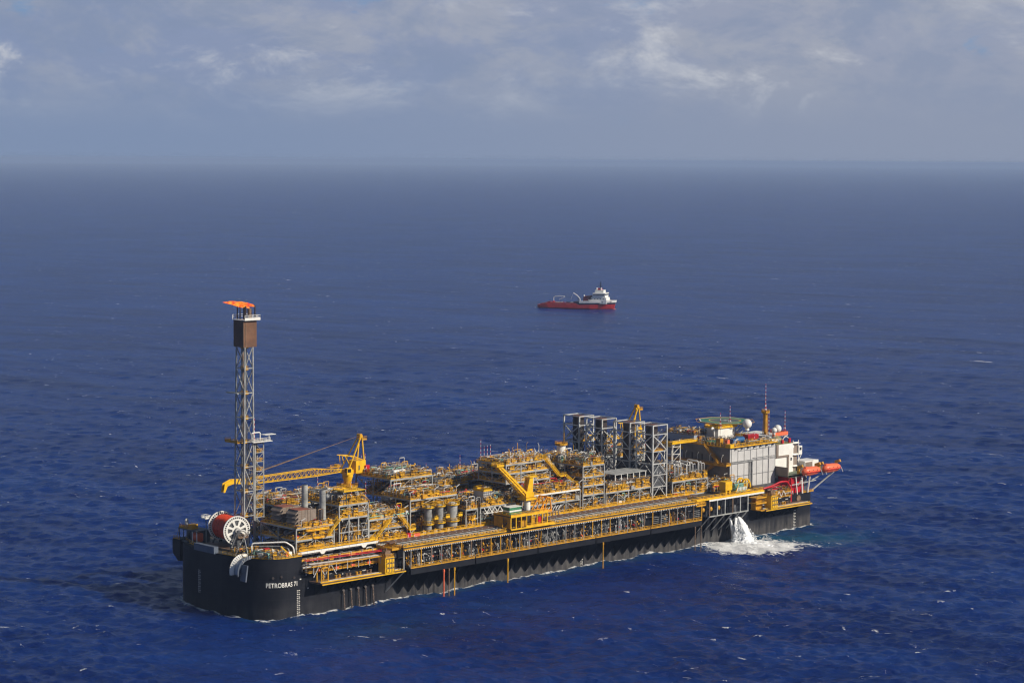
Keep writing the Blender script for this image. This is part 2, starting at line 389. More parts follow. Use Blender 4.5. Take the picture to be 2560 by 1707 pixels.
    f_far = t.math('MULTIPLY', t.smooth(t.noise(flat, 0.075, 6, 0.68, 1.0), 0.685, 0.715), t.smooth(t.noise(geo, 0.009, 3, 0.6), 0.47, 0.58))
    fm = t.math('MAXIMUM', t.math('MAXIMUM', fm, t.math('MULTIPLY', fl, 0.85)), f_far)
    water = t.mix(t.smooth(big, 0.3, 0.7), (0.0026, 0.0225, 0.150), (0.0046, 0.0320, 0.182))
    sea_tone = t.noise(t.n('ShaderNodeMapping', vector_type='TEXTURE', i={0: geo, 2: (0, 0, R(-70)), 3: (2.6, 1.0, 1.0)}).outputs[0], 0.016, 7, 0.72, 0.6)  # slicks, gusts and cloud shadow put into the water colour as streaks
    water = t.mix(t.math('MULTIPLY', t.smooth(sea_tone, 0.54, 0.36), 0.75), water, (0.0014, 0.0110, 0.092))
    water = t.mix(t.math('MULTIPLY', t.smooth(sea_tone, 0.52, 0.68), 0.65), water, (0.0080, 0.0450, 0.225))
    am = t.math('MULTIPLY', ai, t.smooth(t.math('ADD', mid, t.math('MULTIPLY', ai, 0.35)), 0.35, 0.75))
    water = t.mix(am, water, (0.011, 0.090, 0.158))
    col = t.mix(fm, water, (0.86, 0.86, 0.84))
    bn = t.noise(t.n('ShaderNodeMapping', vector_type='TEXTURE', i={0: geo, 2: (0, 0, R(-72)), 3: (1.8, 1.0, 1.0)}).outputs[0], 0.42, 7, 0.68, 0.5)
    bn2 = t.noise(t.n('ShaderNodeMapping', vector_type='TEXTURE', i={0: geo, 2: (0, 0, R(-75)), 3: (2.0, 1.0, 1.0)}).outputs[0], 0.10, 4, 0.6, 0.4)
    b2 = t.n('ShaderNodeBump', i={'Strength': 0.25, 'Distance': 3.0, 'Height': bn2})
    bump = t.n('ShaderNodeBump', i={'Strength': 1.0, 'Distance': 1.9, 'Height': bn, 'Normal': b2.outputs[0]})
    L = m.node_tree.links
    L.new(col, b.inputs['Base Color']); L.new(bump.outputs[0], b.inputs['Normal'])
    L.new(t.n('ShaderNodeMapRange', i={0: fm, 3: 0.27, 4: 0.8}).outputs[0], b.inputs['Roughness'])
    b.inputs['IOR'].default_value = 1.333; b.subsurface_method = 'BURLEY'; b.inputs['Subsurface Radius'].default_value = (6, 12, 26); b.inputs['Subsurface Scale'].default_value = 1.0
    L.new(t.n('ShaderNodeMapRange', i={0: fm, 3: 0.55, 4: 0.0}).outputs[0], b.inputs['Subsurface Weight']); b.inputs['Specular IOR Level'].default_value = 0.36
    me.materials.append(m)
build_sea()

# the air between: one even pale volume from just under the water to just above the camera
hz = MB().b2((CAM.x-64000, CAM.y-64000, -8.0), (CAM.x+64000, CAM.y+64000, 158.0))
hm = bpy.data.materials.new('haze'); hm.use_nodes = True; hn = hm.node_tree; hn.nodes.clear()
pv = hn.nodes.new('ShaderNodeVolumePrincipled'); pv.inputs['Color'].default_value = (0.445, 0.580, 0.860, 1); pv.inputs['Density'].default_value = HAZE = 5.2e-5
pv.inputs['Anisotropy'].default_value = 0.0
ho = hn.nodes.new('ShaderNodeOutputMaterial'); hn.links.new(pv.outputs[0], ho.inputs['Volume'])
hz.build('haze', hm, kind='stuff')
# ------------------------------------------------------------------ hull
ship = thing('production_ship', 'long black hulled oil production ship lettered PETROBRAS 71', 'ship')
OL = hull_outline()
b = MB()
b.loft([[Vector((x, y, z)) for x, y in OL] for z in (-6, 0, 1.4, 6, 10, 14.0)], caps=False)
b.add([Vector((x, y, 14.0)) for x, y in OL], [tuple(range(len(OL)))])
b.build('hull', HULL, ship)
# raised end, following the rounded outline up to x = 17.5
fo = [(x, y) for x, y in OL if x < 14.01]
fo = [(17.5, 0.0)] + fo + [(17.5, HULL_B)]
b = MB(); b.loft([[Vector((x, y, z)) for x, y in fo] for z in (14.0, 19.75)], caps=False)
b.add([Vector((x, y, 19.75)) for x, y in fo], [tuple(range(len(fo)))])
b.build('raised_end', HULL, ship)
b = MB(); b.add([Vector((min(x+0.35, 17.2), min(max(y, 0.4), 53.6), 19.80)) for x, y in fo], [tuple(range(len(fo)))])
b.build('raised_deck', DECKG, ship)
# rails round the raised end
b = MB()
b.rail([(x+0.25, max(y, 0.3), 19.8) for x, y in fo if y < 23], step=2.0)
b.rail([(17.3, 0.3, 19.8), (17.3, 8, 19.8)]); b.rail([(2.6, 38, 19.8), (4.5, 45, 19.8), (6.5, 50, 19.8)])
b.build('railing', YEL, ship)
# platform over the port corner with its solid bulwark
b = MB(); pp = [(4.0, 50.0), (4.0, 54.4), (20.0, 54.4), (20.0, 51.0)]
b.loft([[Vector((x, y if y < 54 else y-k, z)) for x, y in pp] for z, k in ((13.0, 3.2), (15.2, 0.4), (16.0, 0.0), (20.4, 0.0))], smooth=False)
b.build('mooring_platform', HULL, ship)
b = MB().b2((-0.9, 23.6, 19.6), (0.9, 35.0, 21.9)); b.build('bulwark', mat('slate_shade', (0.10, 0.12, 0.155), 0.5, 0.2), ship)

# lettering and draft marks lie on the rounded shoulder
def along(s, z, off=0.05):
    """point on the outside of the hull, s metres from the point (14.6, 0) back towards the end"""
    pts = [(24.0, 0.0)] + [q for q in OL[:19]]
    pts = [Vector((x, y)) for x, y in pts]; acc = 9.4
    s = s + acc
    for a, c in zip(pts, pts[1:]):
        L = (c-a).length
        if s <= L or c == pts[-1]:
            d = (c-a).normalized(); q = a + d*s; nrm = Vector((d.y, -d.x)); nrm = -nrm if nrm.dot(Vector((14, 27))-q) > 0 else nrm
            return Vector((q.x + nrm.x*off, q.y + nrm.y*off, z))
        s -= L
tcv = bpy.data.curves.new('lettering', 'FONT'); tcv.body = 'PETROBRAS 71'; tcv.size = 2.15; tcv.extrude = 0.0; tcv.offset = 0.035; tcv.space_character = 1.06
to = bpy.data.objects.new('lettering', tcv); C.objects.link(to)
dg = bpy.context.evaluated_depsgraph_get(); dg.update()
tm = bpy.data.meshes.new_from_object(to.evaluated_get(dg)); bpy.data.objects.remove(to)
bm = bmesh.new(); bm.from_mesh(tm)
wid = max(v.co.x for v in bm.verts); LW = 11.2
for k in range(5):
    bmesh.ops.bisect_plane(bm, geom=bm.verts[:]+bm.edges[:]+bm.faces[:], plane_co=(wid*(k+1)/6, 0, 0), plane_no=(1, 0, 0))
for v in bm.verts: v.co = along(LW*(1 - v.co.x/wid) - 0.9, 10.35 + v.co.y*1.0, 0.07)
bm.to_mesh(tm); bm.free()
tm.materials.clear(); tm.materials.append(WHITE)
lo = link(bpy.data.objects.new('ship_name', tm), ship)
def draft(z0, z1, pt):
    m = MB(); k = 0; z = z0
    while z < z1:
        for side in (-0.42, 0.30):
            p = pt(side, z); q = pt(side + (0.55 if k % 2 else 0.3), z)
            m.add([p, q, q+Vector((0, 0, 0.26)), p+Vector((0, 0, 0.26))], [(0, 1, 2, 3)])
        z += 0.62; k += 1
    return m
MARK = mat('white_marks', (0.7, 0.68, 0.62), 0.6, 0.25, 1.5)
draft(0.4, 8.6, lambda s, z: along(-1.2 - s, z, 0.06)).build('draft_mark', MARK, ship)
def endpt(s, z):
    q = min(OL[19:37], key=lambda e: abs(e[1]-33.5)); return Vector((q[0]-0.08, 33.5-s, z))
draft(5.2, 12.8, endpt).build('draft_mark', MARK, ship)
draft(0.4, 7.4, lambda s, z: Vector((149.5+s, -0.07, z))).build('draft_mark', MARK, ship)
draft(0.4, 8.6, lambda s, z: Vector((274.8+s, -0.07, z))).build('draft_mark', MARK, ship)
for s, z in ((0.4, 13.2), (5.2, 13.9), (8.0, 13.6)):
    q = along(s, z, 0.0); MB().cyl(q, q + Vector((-0.1, -0.35, 0)), 0.42, 12).build('mooring_port', SOOT, ship)
for s, z, w_ in ((-2.3, 12.3, 0.7), (-5.4, 8.9, 0.5)):
    q = along(s, z, 0.06); MB().box(q, (w_, 0.08, 0.4)).build('hull_mark', MARK, ship)

# ------------------------------------------------------------------ the long riser balcony on the near side
bal = thing('riser_balcony', 'long yellow railed riser balcony hung along the black ship side', 'balcony')
BX0, BX1, BY = 59.0, 209.5, -7.0
segs = [59.0, 89.3, 120.0, 150.0, 180.0, 209.5]
for a, c in zip(segs, segs[1:]):
    b = MB(); b.b2((a+0.25, BY, 9.3), (c-0.25, BY+0.5, 11.35)); b.b2((a+0.25, BY+0.5, 10.9), (c-0.25, 0.0, 11.3)); b.build('lower_deck', HULL, bal)
    b = MB(); b.rail([(a+0.3, BY+0.1, 11.35), (c-0.3, BY+0.1, 11.35)], h=1.25, r=0.075, step=1.6, toe=0.4); b.build('lower_railing', YELD, bal)
b = MB(); b.b2((BX0-3, BY, 18.0), (BX1-2, BY+0.3, 18.4)); b.build('edge_beam', YELD, bal)
b = MB(); b.b2((BX0-3, BY+0.35, 18.5), (BX1-2, 3.0, 18.95)); b.build('upper_deck', DECKG, bal)
b = MB(); b.rail([(BX0-3, BY+0.1, 18.95), (BX1-2, BY+0.1, 18.95)], h=1.2, r=0.075, step=1.7, toe=0.35); b.build('upper_railing', YEL, bal)
b = MB(); b.rail([(BX0-6, 2.3, 20.2), (200, 2.3, 20.2), (211, 1.0, 20.2)], h=1.3, r=0.075, step=1.7, toe=0.45); b.build('inner_railing', YEL, bal)
b = MB(); b.b2((BX0-5, -1.9, 19.9), (BX1+3, 1.6, 20.25)); b.build('plank_walk', PLANK, bal)
b = MB(); x = BX0-3
while x < BX1: b.box((x, 1.1, 20.32), (1.5, 0.14, 0.12)); b.box((x+0.9, -1.7, 20.32), (0.5, 0.3, 0.12)); x += 3.1
b.build('cable_clamps', STEEL, bal)['kind'] = 'stuff'
b = MB(); x = BX0-2.5                          # small pipe shoes under the edge
while x < BX1-3: b.b2((x, BY-0.05, 17.62), (x+0.35, BY+0.3, 18.0)); x += 0.95
b.build('grating_ends', MARK, bal)['kind'] = 'stuff'
for yy, zz, r_, mm in ((-5.0, 19.4, 0.16, PIPEG), (-4.2, 19.4, 0.14, PIPEB), (-3.4, 19.5, 0.18, PIPEG), (-2.5, 19.8, 0.1, PIPE)):
    b = MB(); b.tube([(BX0-3, yy, zz), (BX1-4, yy, zz)], r_, 8); b.build('long_pipe', mm, bal)
b = MB(); x = BX0-2
while x < BX1-4: b.b2((x, -2.4, 19.0), (x+0.2, -2.2, 20.2)); b.b2((x, -5.4, 19.0), (x+0.2, -5.2, 19.7)); x += 1.45
b.build('pipe_supports', STEELD, bal)['kind'] = 'stuff'
nc = 32
for k in range(nc+1):
    x = BX0 + 0.3 + (BX1-BX0-0.6)*k/nc
    b = MB(); b.b2((x-0.15, BY+0.05, 11.35), (x+0.15, BY+0.35, 18.0))
    b.build('column', YELD if rnd.random() < 0.3 else (PIPEG if rnd.random() < 0.7 else PIPEB), bal)
    b = MB(); b.poly([(x-0.05, BY+0.3, 9.3), (x-0.05, -0.02, 9.3), (x-0.05, -0.02, 1.8), (x-0.05, -0.5, 1.8)], (0.1, 0, 0)); b.build('bracket', HULL, bal)
    if k < nc:
        # riser hardware in each bay
        x1 = x + (BX1-BX0-0.6)/nc; kind = rnd.random()
        b = MB(); rx = x + 1.2 + rnd.random()*0.6
        if kind < 0.86:
            for q in range(rnd.choice((1, 2, 2, 3))):
                xx = rx + q*1.1; yy = -4.6 + rnd.random()*2.0; h = 13.2 + rnd.random()*2.6
                b.bend([(xx, yy, 11.3), (xx, yy, h), (xx + rnd.uniform(-0.4, 0.8), yy+1.6, h+0.4), (xx, 0.2, h+rnd.uniform(0.2, 1.5))], rnd.uniform(0.13, 0.28), 7)
                b.cyl((xx, yy, 11.4), (xx, yy, 12.0), 0.5, 10)
            b.build('riser_pipe', rnd.choice((PIPE, PIPEG, PIPE, PIPEB, STEEL)), bal)
            if rnd.random() < 0.75:
                b = MB(); q = (rx+rnd.uniform(0, 1.6), -4.6+rnd.random(), 12.4+rnd.random()*1.5); b.ball(q, 0.42, 10, 6); b.cyl(q, (q[0], q[1]-0.7, q[2]), 0.28, 10)
                b.build('valve', rnd.choice((RED, YELD, GREEN, PIPE, ORANGE, WHITE)), bal)
            b = MB()
            for q in range(7):
                xx = rx+rnd.uniform(-.8, 2.6); b.tube([(xx, -6.2+rnd.random()*4, 11.3), (xx, -6.2+rnd.random()*4, 13+rnd.random()*5)], rnd.uniform(.05, .13), 5); b.box((xx, -5.5+rnd.random()*3, 12+rnd.random()*4), (.5, .4, .5))
            b.build('small_piping', rnd.choice((PIPE, PIPEB, STEEL, YELD)), bal)['kind'] = 'stuff'
            b = MB()
            for q in range(4):
                z = 13.2 + q*1.15 + rnd.random()*0.5; b.tube([(x+0.3, -1.5-rnd.random(), z), (x1-0.2, -1.5-rnd.random(), z)], rnd.uniform(0.06, 0.16), 6)
            b.build('cross_pipe', rnd.choice((PIPEB, PIPEG, STEELD, PIPE)), bal)
        else:
            for q in range(5): b.tube([(x+0.25, BY+0.7, 12.4+q*0.72), (x1-0.2, BY+0.7, 12.4+q*0.72)], 0.1, 6)
            b.build('pipe_bank', PIPEG, bal)
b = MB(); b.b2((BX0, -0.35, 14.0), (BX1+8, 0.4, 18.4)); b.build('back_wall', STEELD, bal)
b = MB(); b.rail([(BX0-3.2, BY+0.1, 18.95), (BX0-3.2, 2.0, 18.95)]); b.build('end_railing', YEL, bal)
b = MB(); b.b2((52.0, -5.5, 18.2), (56.5, 3.0, 18.7)); b.rail([(52.0, 2.8, 18.7), (52.0, -5.4, 18.7), (56.4, -5.4, 18.7)]); b.build('end_landing', YELD, bal)
b = MB(); b.b2((56.2, -6.6, 11.4), (56.6, -6.2, 18.2)); b.build('column', STEEL, bal)
# down pipes that run into the water
for x, mm, r_, n_ in ((74.0, ORANGE, 0.24, 'bright orange left hand'), (76.4, PIPEB, 0.18, 'thin brown middle'), (79.0, YEL, 0.2, 'yellow right hand'),
                  (104.6, YEL, 0.21, 'lone yellow'), (153.5, YELD, 0.22, 'lone orange brown'), (205.0, PIPEB, 0.19, 'brown left of far pair'), (208.4, PIPEB, 0.17, 'brown right of far pair')):
    b = MB(); b.cyl((0, 0, -5), (0, 0, 9.4), r_, 10); b.cyl((0, 0, 8.4), (0, 0, 9.3), r_*1.6, 10)
    o = b.build('down_pipe', mm); o.location = (x, BY-0.35, 0); tag(o, f'{n_} pipe dropping from the balcony edge into the sea', 'pipe', 'pipes from the balcony into the sea')

# ------------------------------------------------------------------ open bay with struts right of the balcony
gal = thing('strut_gallery', 'open grey strut gallery under the yellow deck above the white water outfall', 'gallery')
for k in range(6):
    x = 213.6 + 4.62*k
    b = MB(); b.b2((x-0.2, -7.2, 12.3), (x+0.2, -6.8, 18.3)); b.build('column', STEEL if k % 3 else PIPEB, gal)
    b = MB(); b.bar((x, -7.0, 12.3), (x-0.2, -0.1, 4.9), 0.2); b.build('strut', STEEL, gal)
    b = MB(); b.bar((x, -7.0, 14.6), (x+3.4, -3.6, 18.4), 0.16); b.build('knee_brace', STEELD, gal)
    b = MB(); b.b2((x-0.15, -1.4, 8), (x+0.15, -1.0, 18.3)); b.build('column', STEELD, gal)
    b = MB(); b.poly([(x-0.15, -2.6, 11), (x-0.15, -0.02, 11), (x-0.15, -0.02, 2.4), (x-0.15, -0.4, 2.4)], (0.3, 0, 0)); b.build('bracket', HULL, gal)
b = MB(); b.b2((213.4, -7.25, 12.05), (237, -6.75, 12.45)); b.build('bottom_beam', STEEL, gal)
b = MB(); b.b2((213.2, -7.3, 18.3), (246.5, -6.9, 18.95))
for k in range(11): b.b2((214.5+3*k, -7.36, 18.25), (214.7+3*k, -7.3, 19.0))
b.build('top_girder', WHITE, gal)
b = MB(); b.b2((206, -7.0, 19.0), (246.5, 8.0, 19.5)); b.build('deck', DECKG, gal)
b = MB(); b.b2((206.0, -7.35, 18.96), (246.5, -7.0, 19.5)); b.b2((205.7, -7.3, 18.9), (206.0, 3, 19.5)); b.build('kerb', YELC, gal)
b = MB(); b.rail([(206, 3, 19.5), (206, -6.9, 19.5), (246.4, -6.9, 19.5), (246.4, 2, 19.5)], h=1.2, r=0.07, step=2); b.build('railing', YEL, gal)
for k in range(3): b = MB(); b.ball((215+4.62*k, -2.5, 14.2), 0.9, 10, 6, (1, .6, 1)); b.build('orange_buoy', YELD, gal)
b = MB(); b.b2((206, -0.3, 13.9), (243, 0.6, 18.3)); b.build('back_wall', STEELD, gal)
b = MB(); b.b2((206.0, -6.9, 18.0), (211.0, -6.6, 18.9)); b.rail([(206, -6.95, 17.2), (211.5, -6.95, 17.2)], h=1.2, r=0.08); b.b2((206, -7, 16.9), (211.5, -5.6, 17.2)); b.build('side_landing', YELD, gal)
b = MB(); b.bend([(233.0, -3.0, 14.5), (233.0, -3.0, 12.0), (234.0, -3.4, 10.0), (234.2, -3.6, 9.2)], 0.75, 10); b.build('outfall_pipe', STEELD, gal)

# ------------------------------------------------------------------ side platforms low on the hull
def side_platform(x0, x1, name, label, lone):
    t = thing(name, label, 'platform')
    z = 10.6
    b = MB(); b.poly([(x0, -6.2, z), (x1, -6.2, z), (x1+0.5, -0.02, z), (x0-0.5, -0.02, z)], (0, 0, 0.5)); b.build('deck', DECK, t)
    for k, (yy, zz, mm) in enumerate(((-6.35, z-0.1, YELC), (-5.5, z+0.55, YELC), (-4.6, z+0.6, PIPE), (-3.9, z+0.6, PIPEB))):
        b = MB(); b.b2((x0, yy-0.11, zz), (x1-(0.4*k), yy+0.11, zz+0.3)); b.build('long_beam', mm, t)
    x = x0 + 2
    while x < x1-2: b = MB(); b.poly([(x-0.15, -6.0, z), (x-0.15, -0.02, z), (x-0.15, -0.02, z-4.2)], (0.3, 0, 0)); b.build('bracket', HULL, t); x += 5.2
    for k in range(9):
        x = x0+5+(x1-x0-10)*k/9; b = MB()
        for q in range(rnd.choice((1, 3, 3))): b.box((x+q*0.55, -0.06, z+1.2+(k % 3)*0.8), (0.34, 0.1, 0.34))
        b.build('wall_mark', MARK, t)
    for k in range(4):
        x = x0 + 9 + k*(x1-x0-14)/5
        b = MB()
        for s_ in (0, 1.5): b.cyl((x+s_, -2.4, z+0.5), (x+s_, -2.4, z+1.5), 0.36, 10); b.cyl((x+s_, -2.4, z+1.45), (x+s_, -2.4, z+1.7), 0.5, 10)
        b.b2((x-0.5, -2.8, z+0.5), (x+2.0, -2.0, z+0.75)); b.build('bollard', YELD if k % 2 == 0 else PIPEB, t)
    return t
np_ = side_platform(21.0, 57.5, 'mooring_side_platform', 'low side platform with yellow beams right of the ship name', 0)
side_platform(249.0, 278.5, 'mooring_side_platform', 'low side platform with yellow beams right of the white outfall', 1)
b = MB(); b.bar((56.5, -6.2, 10.4), (53.5, -0.2, 3.2), 0.22); b.build('strut', STEEL, np_)
b = MB()
for y_ in (-5.4, -3.0):
    b.b2((21.2, y_-0.18, 10.9), (21.6, y_+0.18, 16.2)); b.b2((24.0, y_-0.18, 10.9), (24.4, y_+0.18, 16.2)); b.b2((21.2, y_-0.18, 15.9), (24.4, y_+0.18, 16.3))
for x_ in (21.4, 24.2): b.b2((x_-.15, -5.4, 15.95), (x_+.15, -3, 16.2))
b.rail([(21.2, -5.5, 11.0), (24.4, -5.5, 11.0)]); b.build('gate_frame', YELD, np_)
def tank_box(x, y, label):
    t = thing('yellow_cabin', label, 'cabin', (x, y, 11.1))
    b = MB(); b.b2((0, 0, 0), (4.1, 3.6, 5.3)); b.build('wall', YELC, t)
    for i in range(3):
        for j in range(3):
            b = MB(); X, Z = 0.5+i*1.18, 0.45+j*1.65
            b.b2((X, -0.28, Z), (X+0.86, -0.02, Z+1.05)); o = b.build('window_hood', YELC, t)
            b = MB(); b.b2((X+0.86, -0.20, Z-0.2), (X+1.12, -0.015, Z+1.2)); b.b2((X, -0.2, Z+1.05), (X+1.1, -0.015, Z+1.35)); b.build('pane', STEELD, o)
    b = MB(); b.rail([(0.1, 0.1, 5.3), (4, 0.1, 5.3), (4, 3.5, 5.3), (0.1, 3.5, 5.3)], closed=True, step=1.3); b.build('roof_railing', YELD, t)
    b = MB(); b.b2((0.8, 1, 5.3), (3.2, 2.8, 7.4)); b.cyl((1.4, 1.2, 7.4), (1.4, 1.2, 8.4), .3); b.build('winch', PIPEB, t)
tank_box(47.8, -6.9, 'tall yellow cabin of nine hooded windows at the near end of the balcony')
tank_box(251.6, -6.9, 'tall yellow cabin of nine hooded windows right of the white outfall')
b = MB(); b.b2((246.5, -5.8, 10.7), (251.0, -0.3, 11.0)); b.b2((246.5, -3.0, 11), (250.8, -0.5, 15.5)); b.build('winch_house', YELD, gal)
b = MB(); b.rail([(244.5, -5.0, 13.8), (251.0, -5.0, 13.8)], h=1.3); b.rail([(244.5, -5.0, 16.0), (251.0, -5.0, 16.0)], h=1.3); b.b2((244.5, -5, 13.5), (251, -0.4, 13.8)); b.b2((244.5, -5, 15.7), (251, -0.4, 16)); b.build('stair_landing', YELD, gal)
# mooring chains on the near shoulder
for k in range(5):
    b = MB()
    for q in range(12): b.ball((0.10*(q % 2), -0.06*q, 5.2-q*0.62), 0.30, 7, 4, (1, 1, 1.25))
    o = b.build('mooring_chain', mat('salty_chain', (0.17, 0.12, 0.09), 0.8, 0.7, 2.0)); o.location = (34.6+k*3.2, -0.8, 0.3)
    tag(o, 'crusted chain hanging down the black hull under the near side platform', 'chain', 'chains under the near side platform')
    b = MB(); b.cyl((0, 0, 0), (0, -0.9, 0.5), 0.5, 10); o = b.build('chain_guide', SOOT, ship); o.location = (34.6+k*3.2, 0.05, 5.8)

# red and white pipe run at the near end, on a white truss
pr = thing('pipe_run', 'red and white pipe run on white trusses above the near side platform', 'pipe run')
for yy, zz, r_, mm in ((-1.6, 18.35, 0.15, RED), (-2.6, 17.6, 0.14, PIPEB), (-3.4, 17.5, 0.22, PIPE), (-0.7, 18.6, 0.12, RED), (-4.1, 17.3, 0.22, PIPEB)):
    b = MB(); b.tube([(17.8, yy, zz), (53.5, yy, zz-0.6)], r_, 8); b.build('pipe', mm, pr)
for k in range(8):
    x = 19.0 + k*4.8; b = MB(); b.bar((x, -4.4, 16.9), (x, -0.2, 16.9), 0.18); b.bar((x, -4.3, 14.2), (x, -4.3, 16.9), 0.13); b.bar((x, -0.3, 13.2), (x, -0.3, 19), 0.14)
    if k < 2: b.bar((x, -4.3, 13.2), (x+2.4, -4.3, 16.9), 0.15); b.bar((x+4.8, -4.3, 13.2), (x+2.4, -4.3, 16.9), 0.15)
    b.build('trestle', PIPE, pr)
b = MB(); b.b2((18, -4.6, 16.6), (53, -4.2, 16.9)); b.build('beam', YELD, pr)
b = MB(); b.b2((18.5, -2.6, 14.2), (52, -0.3, 14.4)); b.rail([(18.5, -2.5, 14.4), (52, -2.5, 14.4)], toe=0.15, r=.06); b.build('walkway', YELD, pr)
for k in range(4):
    b = MB(); b.b2((22.5+7*k, -2.75, 14.5), (24.0+7*k, -2.6, 15.2)); b.build('orange_panel', ORANGE, pr)
# ------------------------------------------------------------------ process modules
RAILY = YEL
def flood(p, d, name='flood_lamp'):
    """flood lamp: short post with a long slanted white housing"""
    b = MB(); p = Vector(p); d = Vector(d).normalized(); h = 1.9
    b.tube([p, p + Vector((0, 0, h))], 0.07, 5); q = p + Vector((0, 0, h)); b.cyl(q, q + d*1.5, 0.17, 6); return b
def clutter(t, rg, x0, x1, y0, y1, z, h, n, big=1.0, colours=None, edge=0.65):
    """pipes, spools, valves and boxes on one deck; the big ones are parts of their own, the small bore is one mass"""
    cols = colours or [PIPE, PIPE, PIPEG, PIPEG, PIPEB, PIPEB, STEELD, STEEL, YELD, TEALM]
    def pick_y():
        return y0 + (y1-y0)*(rg.random()**(1.7 if rg.random() < edge else 1.0))
    for k in range(n):
        b = MB(); r = rg.choice((0.12, 0.15, 0.18, 0.22, 0.3))*big; y = pick_y(); x = rg.uniform(x0+0.5, x1-0.5); u = rg.random(); zz = z + 0.3 + rg.random()*h*0.75
        if u < 0.40:      # run along the ship
            L = rg.uniform(3, max(3.5, (x1-x0)*0.8)); xa = max(x0+.3, x-L/2); xb = min(x1-.3, x+L/2)
            b.bend([(xa, y, z+0.2), (xa, y, zz), (xb, y, zz), (xb, y + rg.uniform(-1.5, 1.5), zz), (xb, y + rg.uniform(-.3, .3), z+0.2)], r, 6)
        elif u < 0.62:    # run across the ship
            ya = y0+.3 if rg.random() < .5 else y; yb = min(y1-.3, ya + rg.uniform(3, 9)); b.bend([(x, ya, z+0.2), (x, ya, zz), (x, yb, zz), (x + rg.uniform(-1, 1), yb, zz), (x, yb, z+.2)], r, 6)
        elif u < 0.78:    # goal post loop
            w_ = rg.uniform(1.2, 3); hh = z + h*rg.uniform(0.7, 1.05); b.bend([(x, y, z), (x, y, hh), (x+w_, y, hh), (x+w_, y, z)], r*0.8, 6)
        elif u < 0.90:    # stand pipe with slanted arm
            hh = h*rg.uniform(.5, 1); b.bend([(x, y, z), (x, y, z+hh), (x+rg.uniform(-1.5, 1.5), y-1.0, z+hh+rg.uniform(-.6, .4))], r, 6)
        else:
            b.box((x, y, z+0.7), (rg.uniform(.8, 2.4), rg.uniform(.8, 2), 1.4))
            b.build('cabinet', rg.choice((STEEL, PIPE, TEALM, YELD, WHITE)), t); continue
        b.build('pipe', RED if rg.random() < 0.05 else rg.choice(cols), t)
    for k in range(max(3, n//3)):      # small yellow access stages
        b = MB(); x = rg.uniform(x0+.3, x1-2.4); y = y0 - .5 if rg.random() < .45 else pick_y(); zz = z + rg.uniform(.5, max(.6, h*.6)); w_, d_ = rg.uniform(1.2, 2.6), rg.uniform(1, 1.8)
        b.b2((x, y, zz-.12), (x+w_, y+d_, zz)); b.rail([(x, y+d_, zz), (x, y, zz), (x+w_, y, zz), (x+w_, y+d_, zz)], toe=.3, step=1.0, r=.06); b.bar((x+w_/2, y+d_/2, z), (x+w_/2, y+d_/2, zz), .12)
        b.build('access_stage', rg.choice((YEL, YEL, YELD)), t)
    for nm, cc in (('small_piping', PIPEG), ('small_fittings', PIPEB), ('small_cabling', STEELD), ('small_valves', YEL)):
        b = MB()
        for k in range(int(n*4)+10):
            y = pick_y(); x = rg.uniform(x0+.3, x1-.3); zz = z+rg.random()*h*0.85; u = rg.random(); r = rg.uniform(.05, .11)*big
            if u < .35: b.tube([(x, y, zz), (min(x1-.2, x+rg.uniform(1, 5)), y, zz)], r, 5)
            elif u < .6: b.tube([(x, y, zz), (x, min(y1-.2, y+rg.uniform(1, 4)), zz)], r, 5)
            elif u < .85: b.tube([(x, y, z), (x, y, z+rg.uniform(.6, 1)*h*.8)], r, 5)
            else: b.ball((x, y, zz), rg.uniform(.18, .4), 7, 5)
        b.build(nm, cc, t)['kind'] = 'stuff'
def deck_level(t, x0, x1, y0, y1, z, rail=True, edge=True, mat_=None, sides='nw', white=False):
    b = MB(); b.b2((x0, y0, z-0.28), (x1, y1, z)); b.build('deck', mat_ or DECKG, t)
    if edge:
        b = MB(); b.b2((x0-.06, y0-.12, z-0.60), (x1+.06, y0+.12, z-0.02)); b.b2((x0-.12, y0, z-0.5), (x0+.12, y1, z+0.05)); b.b2((x1-.12, y0, z-0.5), (x1+.12, y1, z+0.05)); b.b2((x0, y1-.12, z-.5), (x1, y1+.12, z+.05)); b.build('edge_beam', WHITE if white else STEEL, t)
    if rail:
        b = MB(); b.rail([(x0, y1, z), (x0, y0, z), (x1, y0, z), (x1, y1, z)], h=1.15, r=0.07, step=1.8, toe=0.34, closed=True); b.build('railing', RAILY, t)
def frame(t, x0, x1, y0, y1, zs, nx=3, ny=3, r=0.2, brace=True, m=None):
    xs = [x0+(x1-x0)*i/(nx-1) for i in range(nx)]; ys = [y0+(y1-y0)*i/(ny-1) for i in range(ny)]
    for i, x in enumerate(xs):
        for j, y in enumerate(ys):
            if 0 < i < nx-1 and 0 < j < ny-1: continue
            b = MB(); b.b2((x-r, y-r, zs[0]), (x+r, y+r, zs[-1]-0.3)); b.build('column', m or STEEL, t)
    if brace:
        for za, zb in zip(zs, zs[1:]):
            b = MB()
            for i in range(nx-1):
                if (i % 2) == 0: b.bar((xs[i], y0, za), (xs[i+1], y0, zb-.4), r*.6)
                else: b.bar((xs[i], y0, zb-.4), (xs[i+1], y0, za), r*.6)
            for j in range(ny-1):
                b.bar((x0, ys[j], za if j % 2 else zb-.4), (x0, ys[j+1], zb-.4 if j % 2 else za), r*.6)
                b.bar((x1, ys[j], za if j % 2 else zb-.4), (x1, ys[j+1], zb-.4 if j % 2 else za), r*.6)
            b.build('brace', m or STEEL, t)
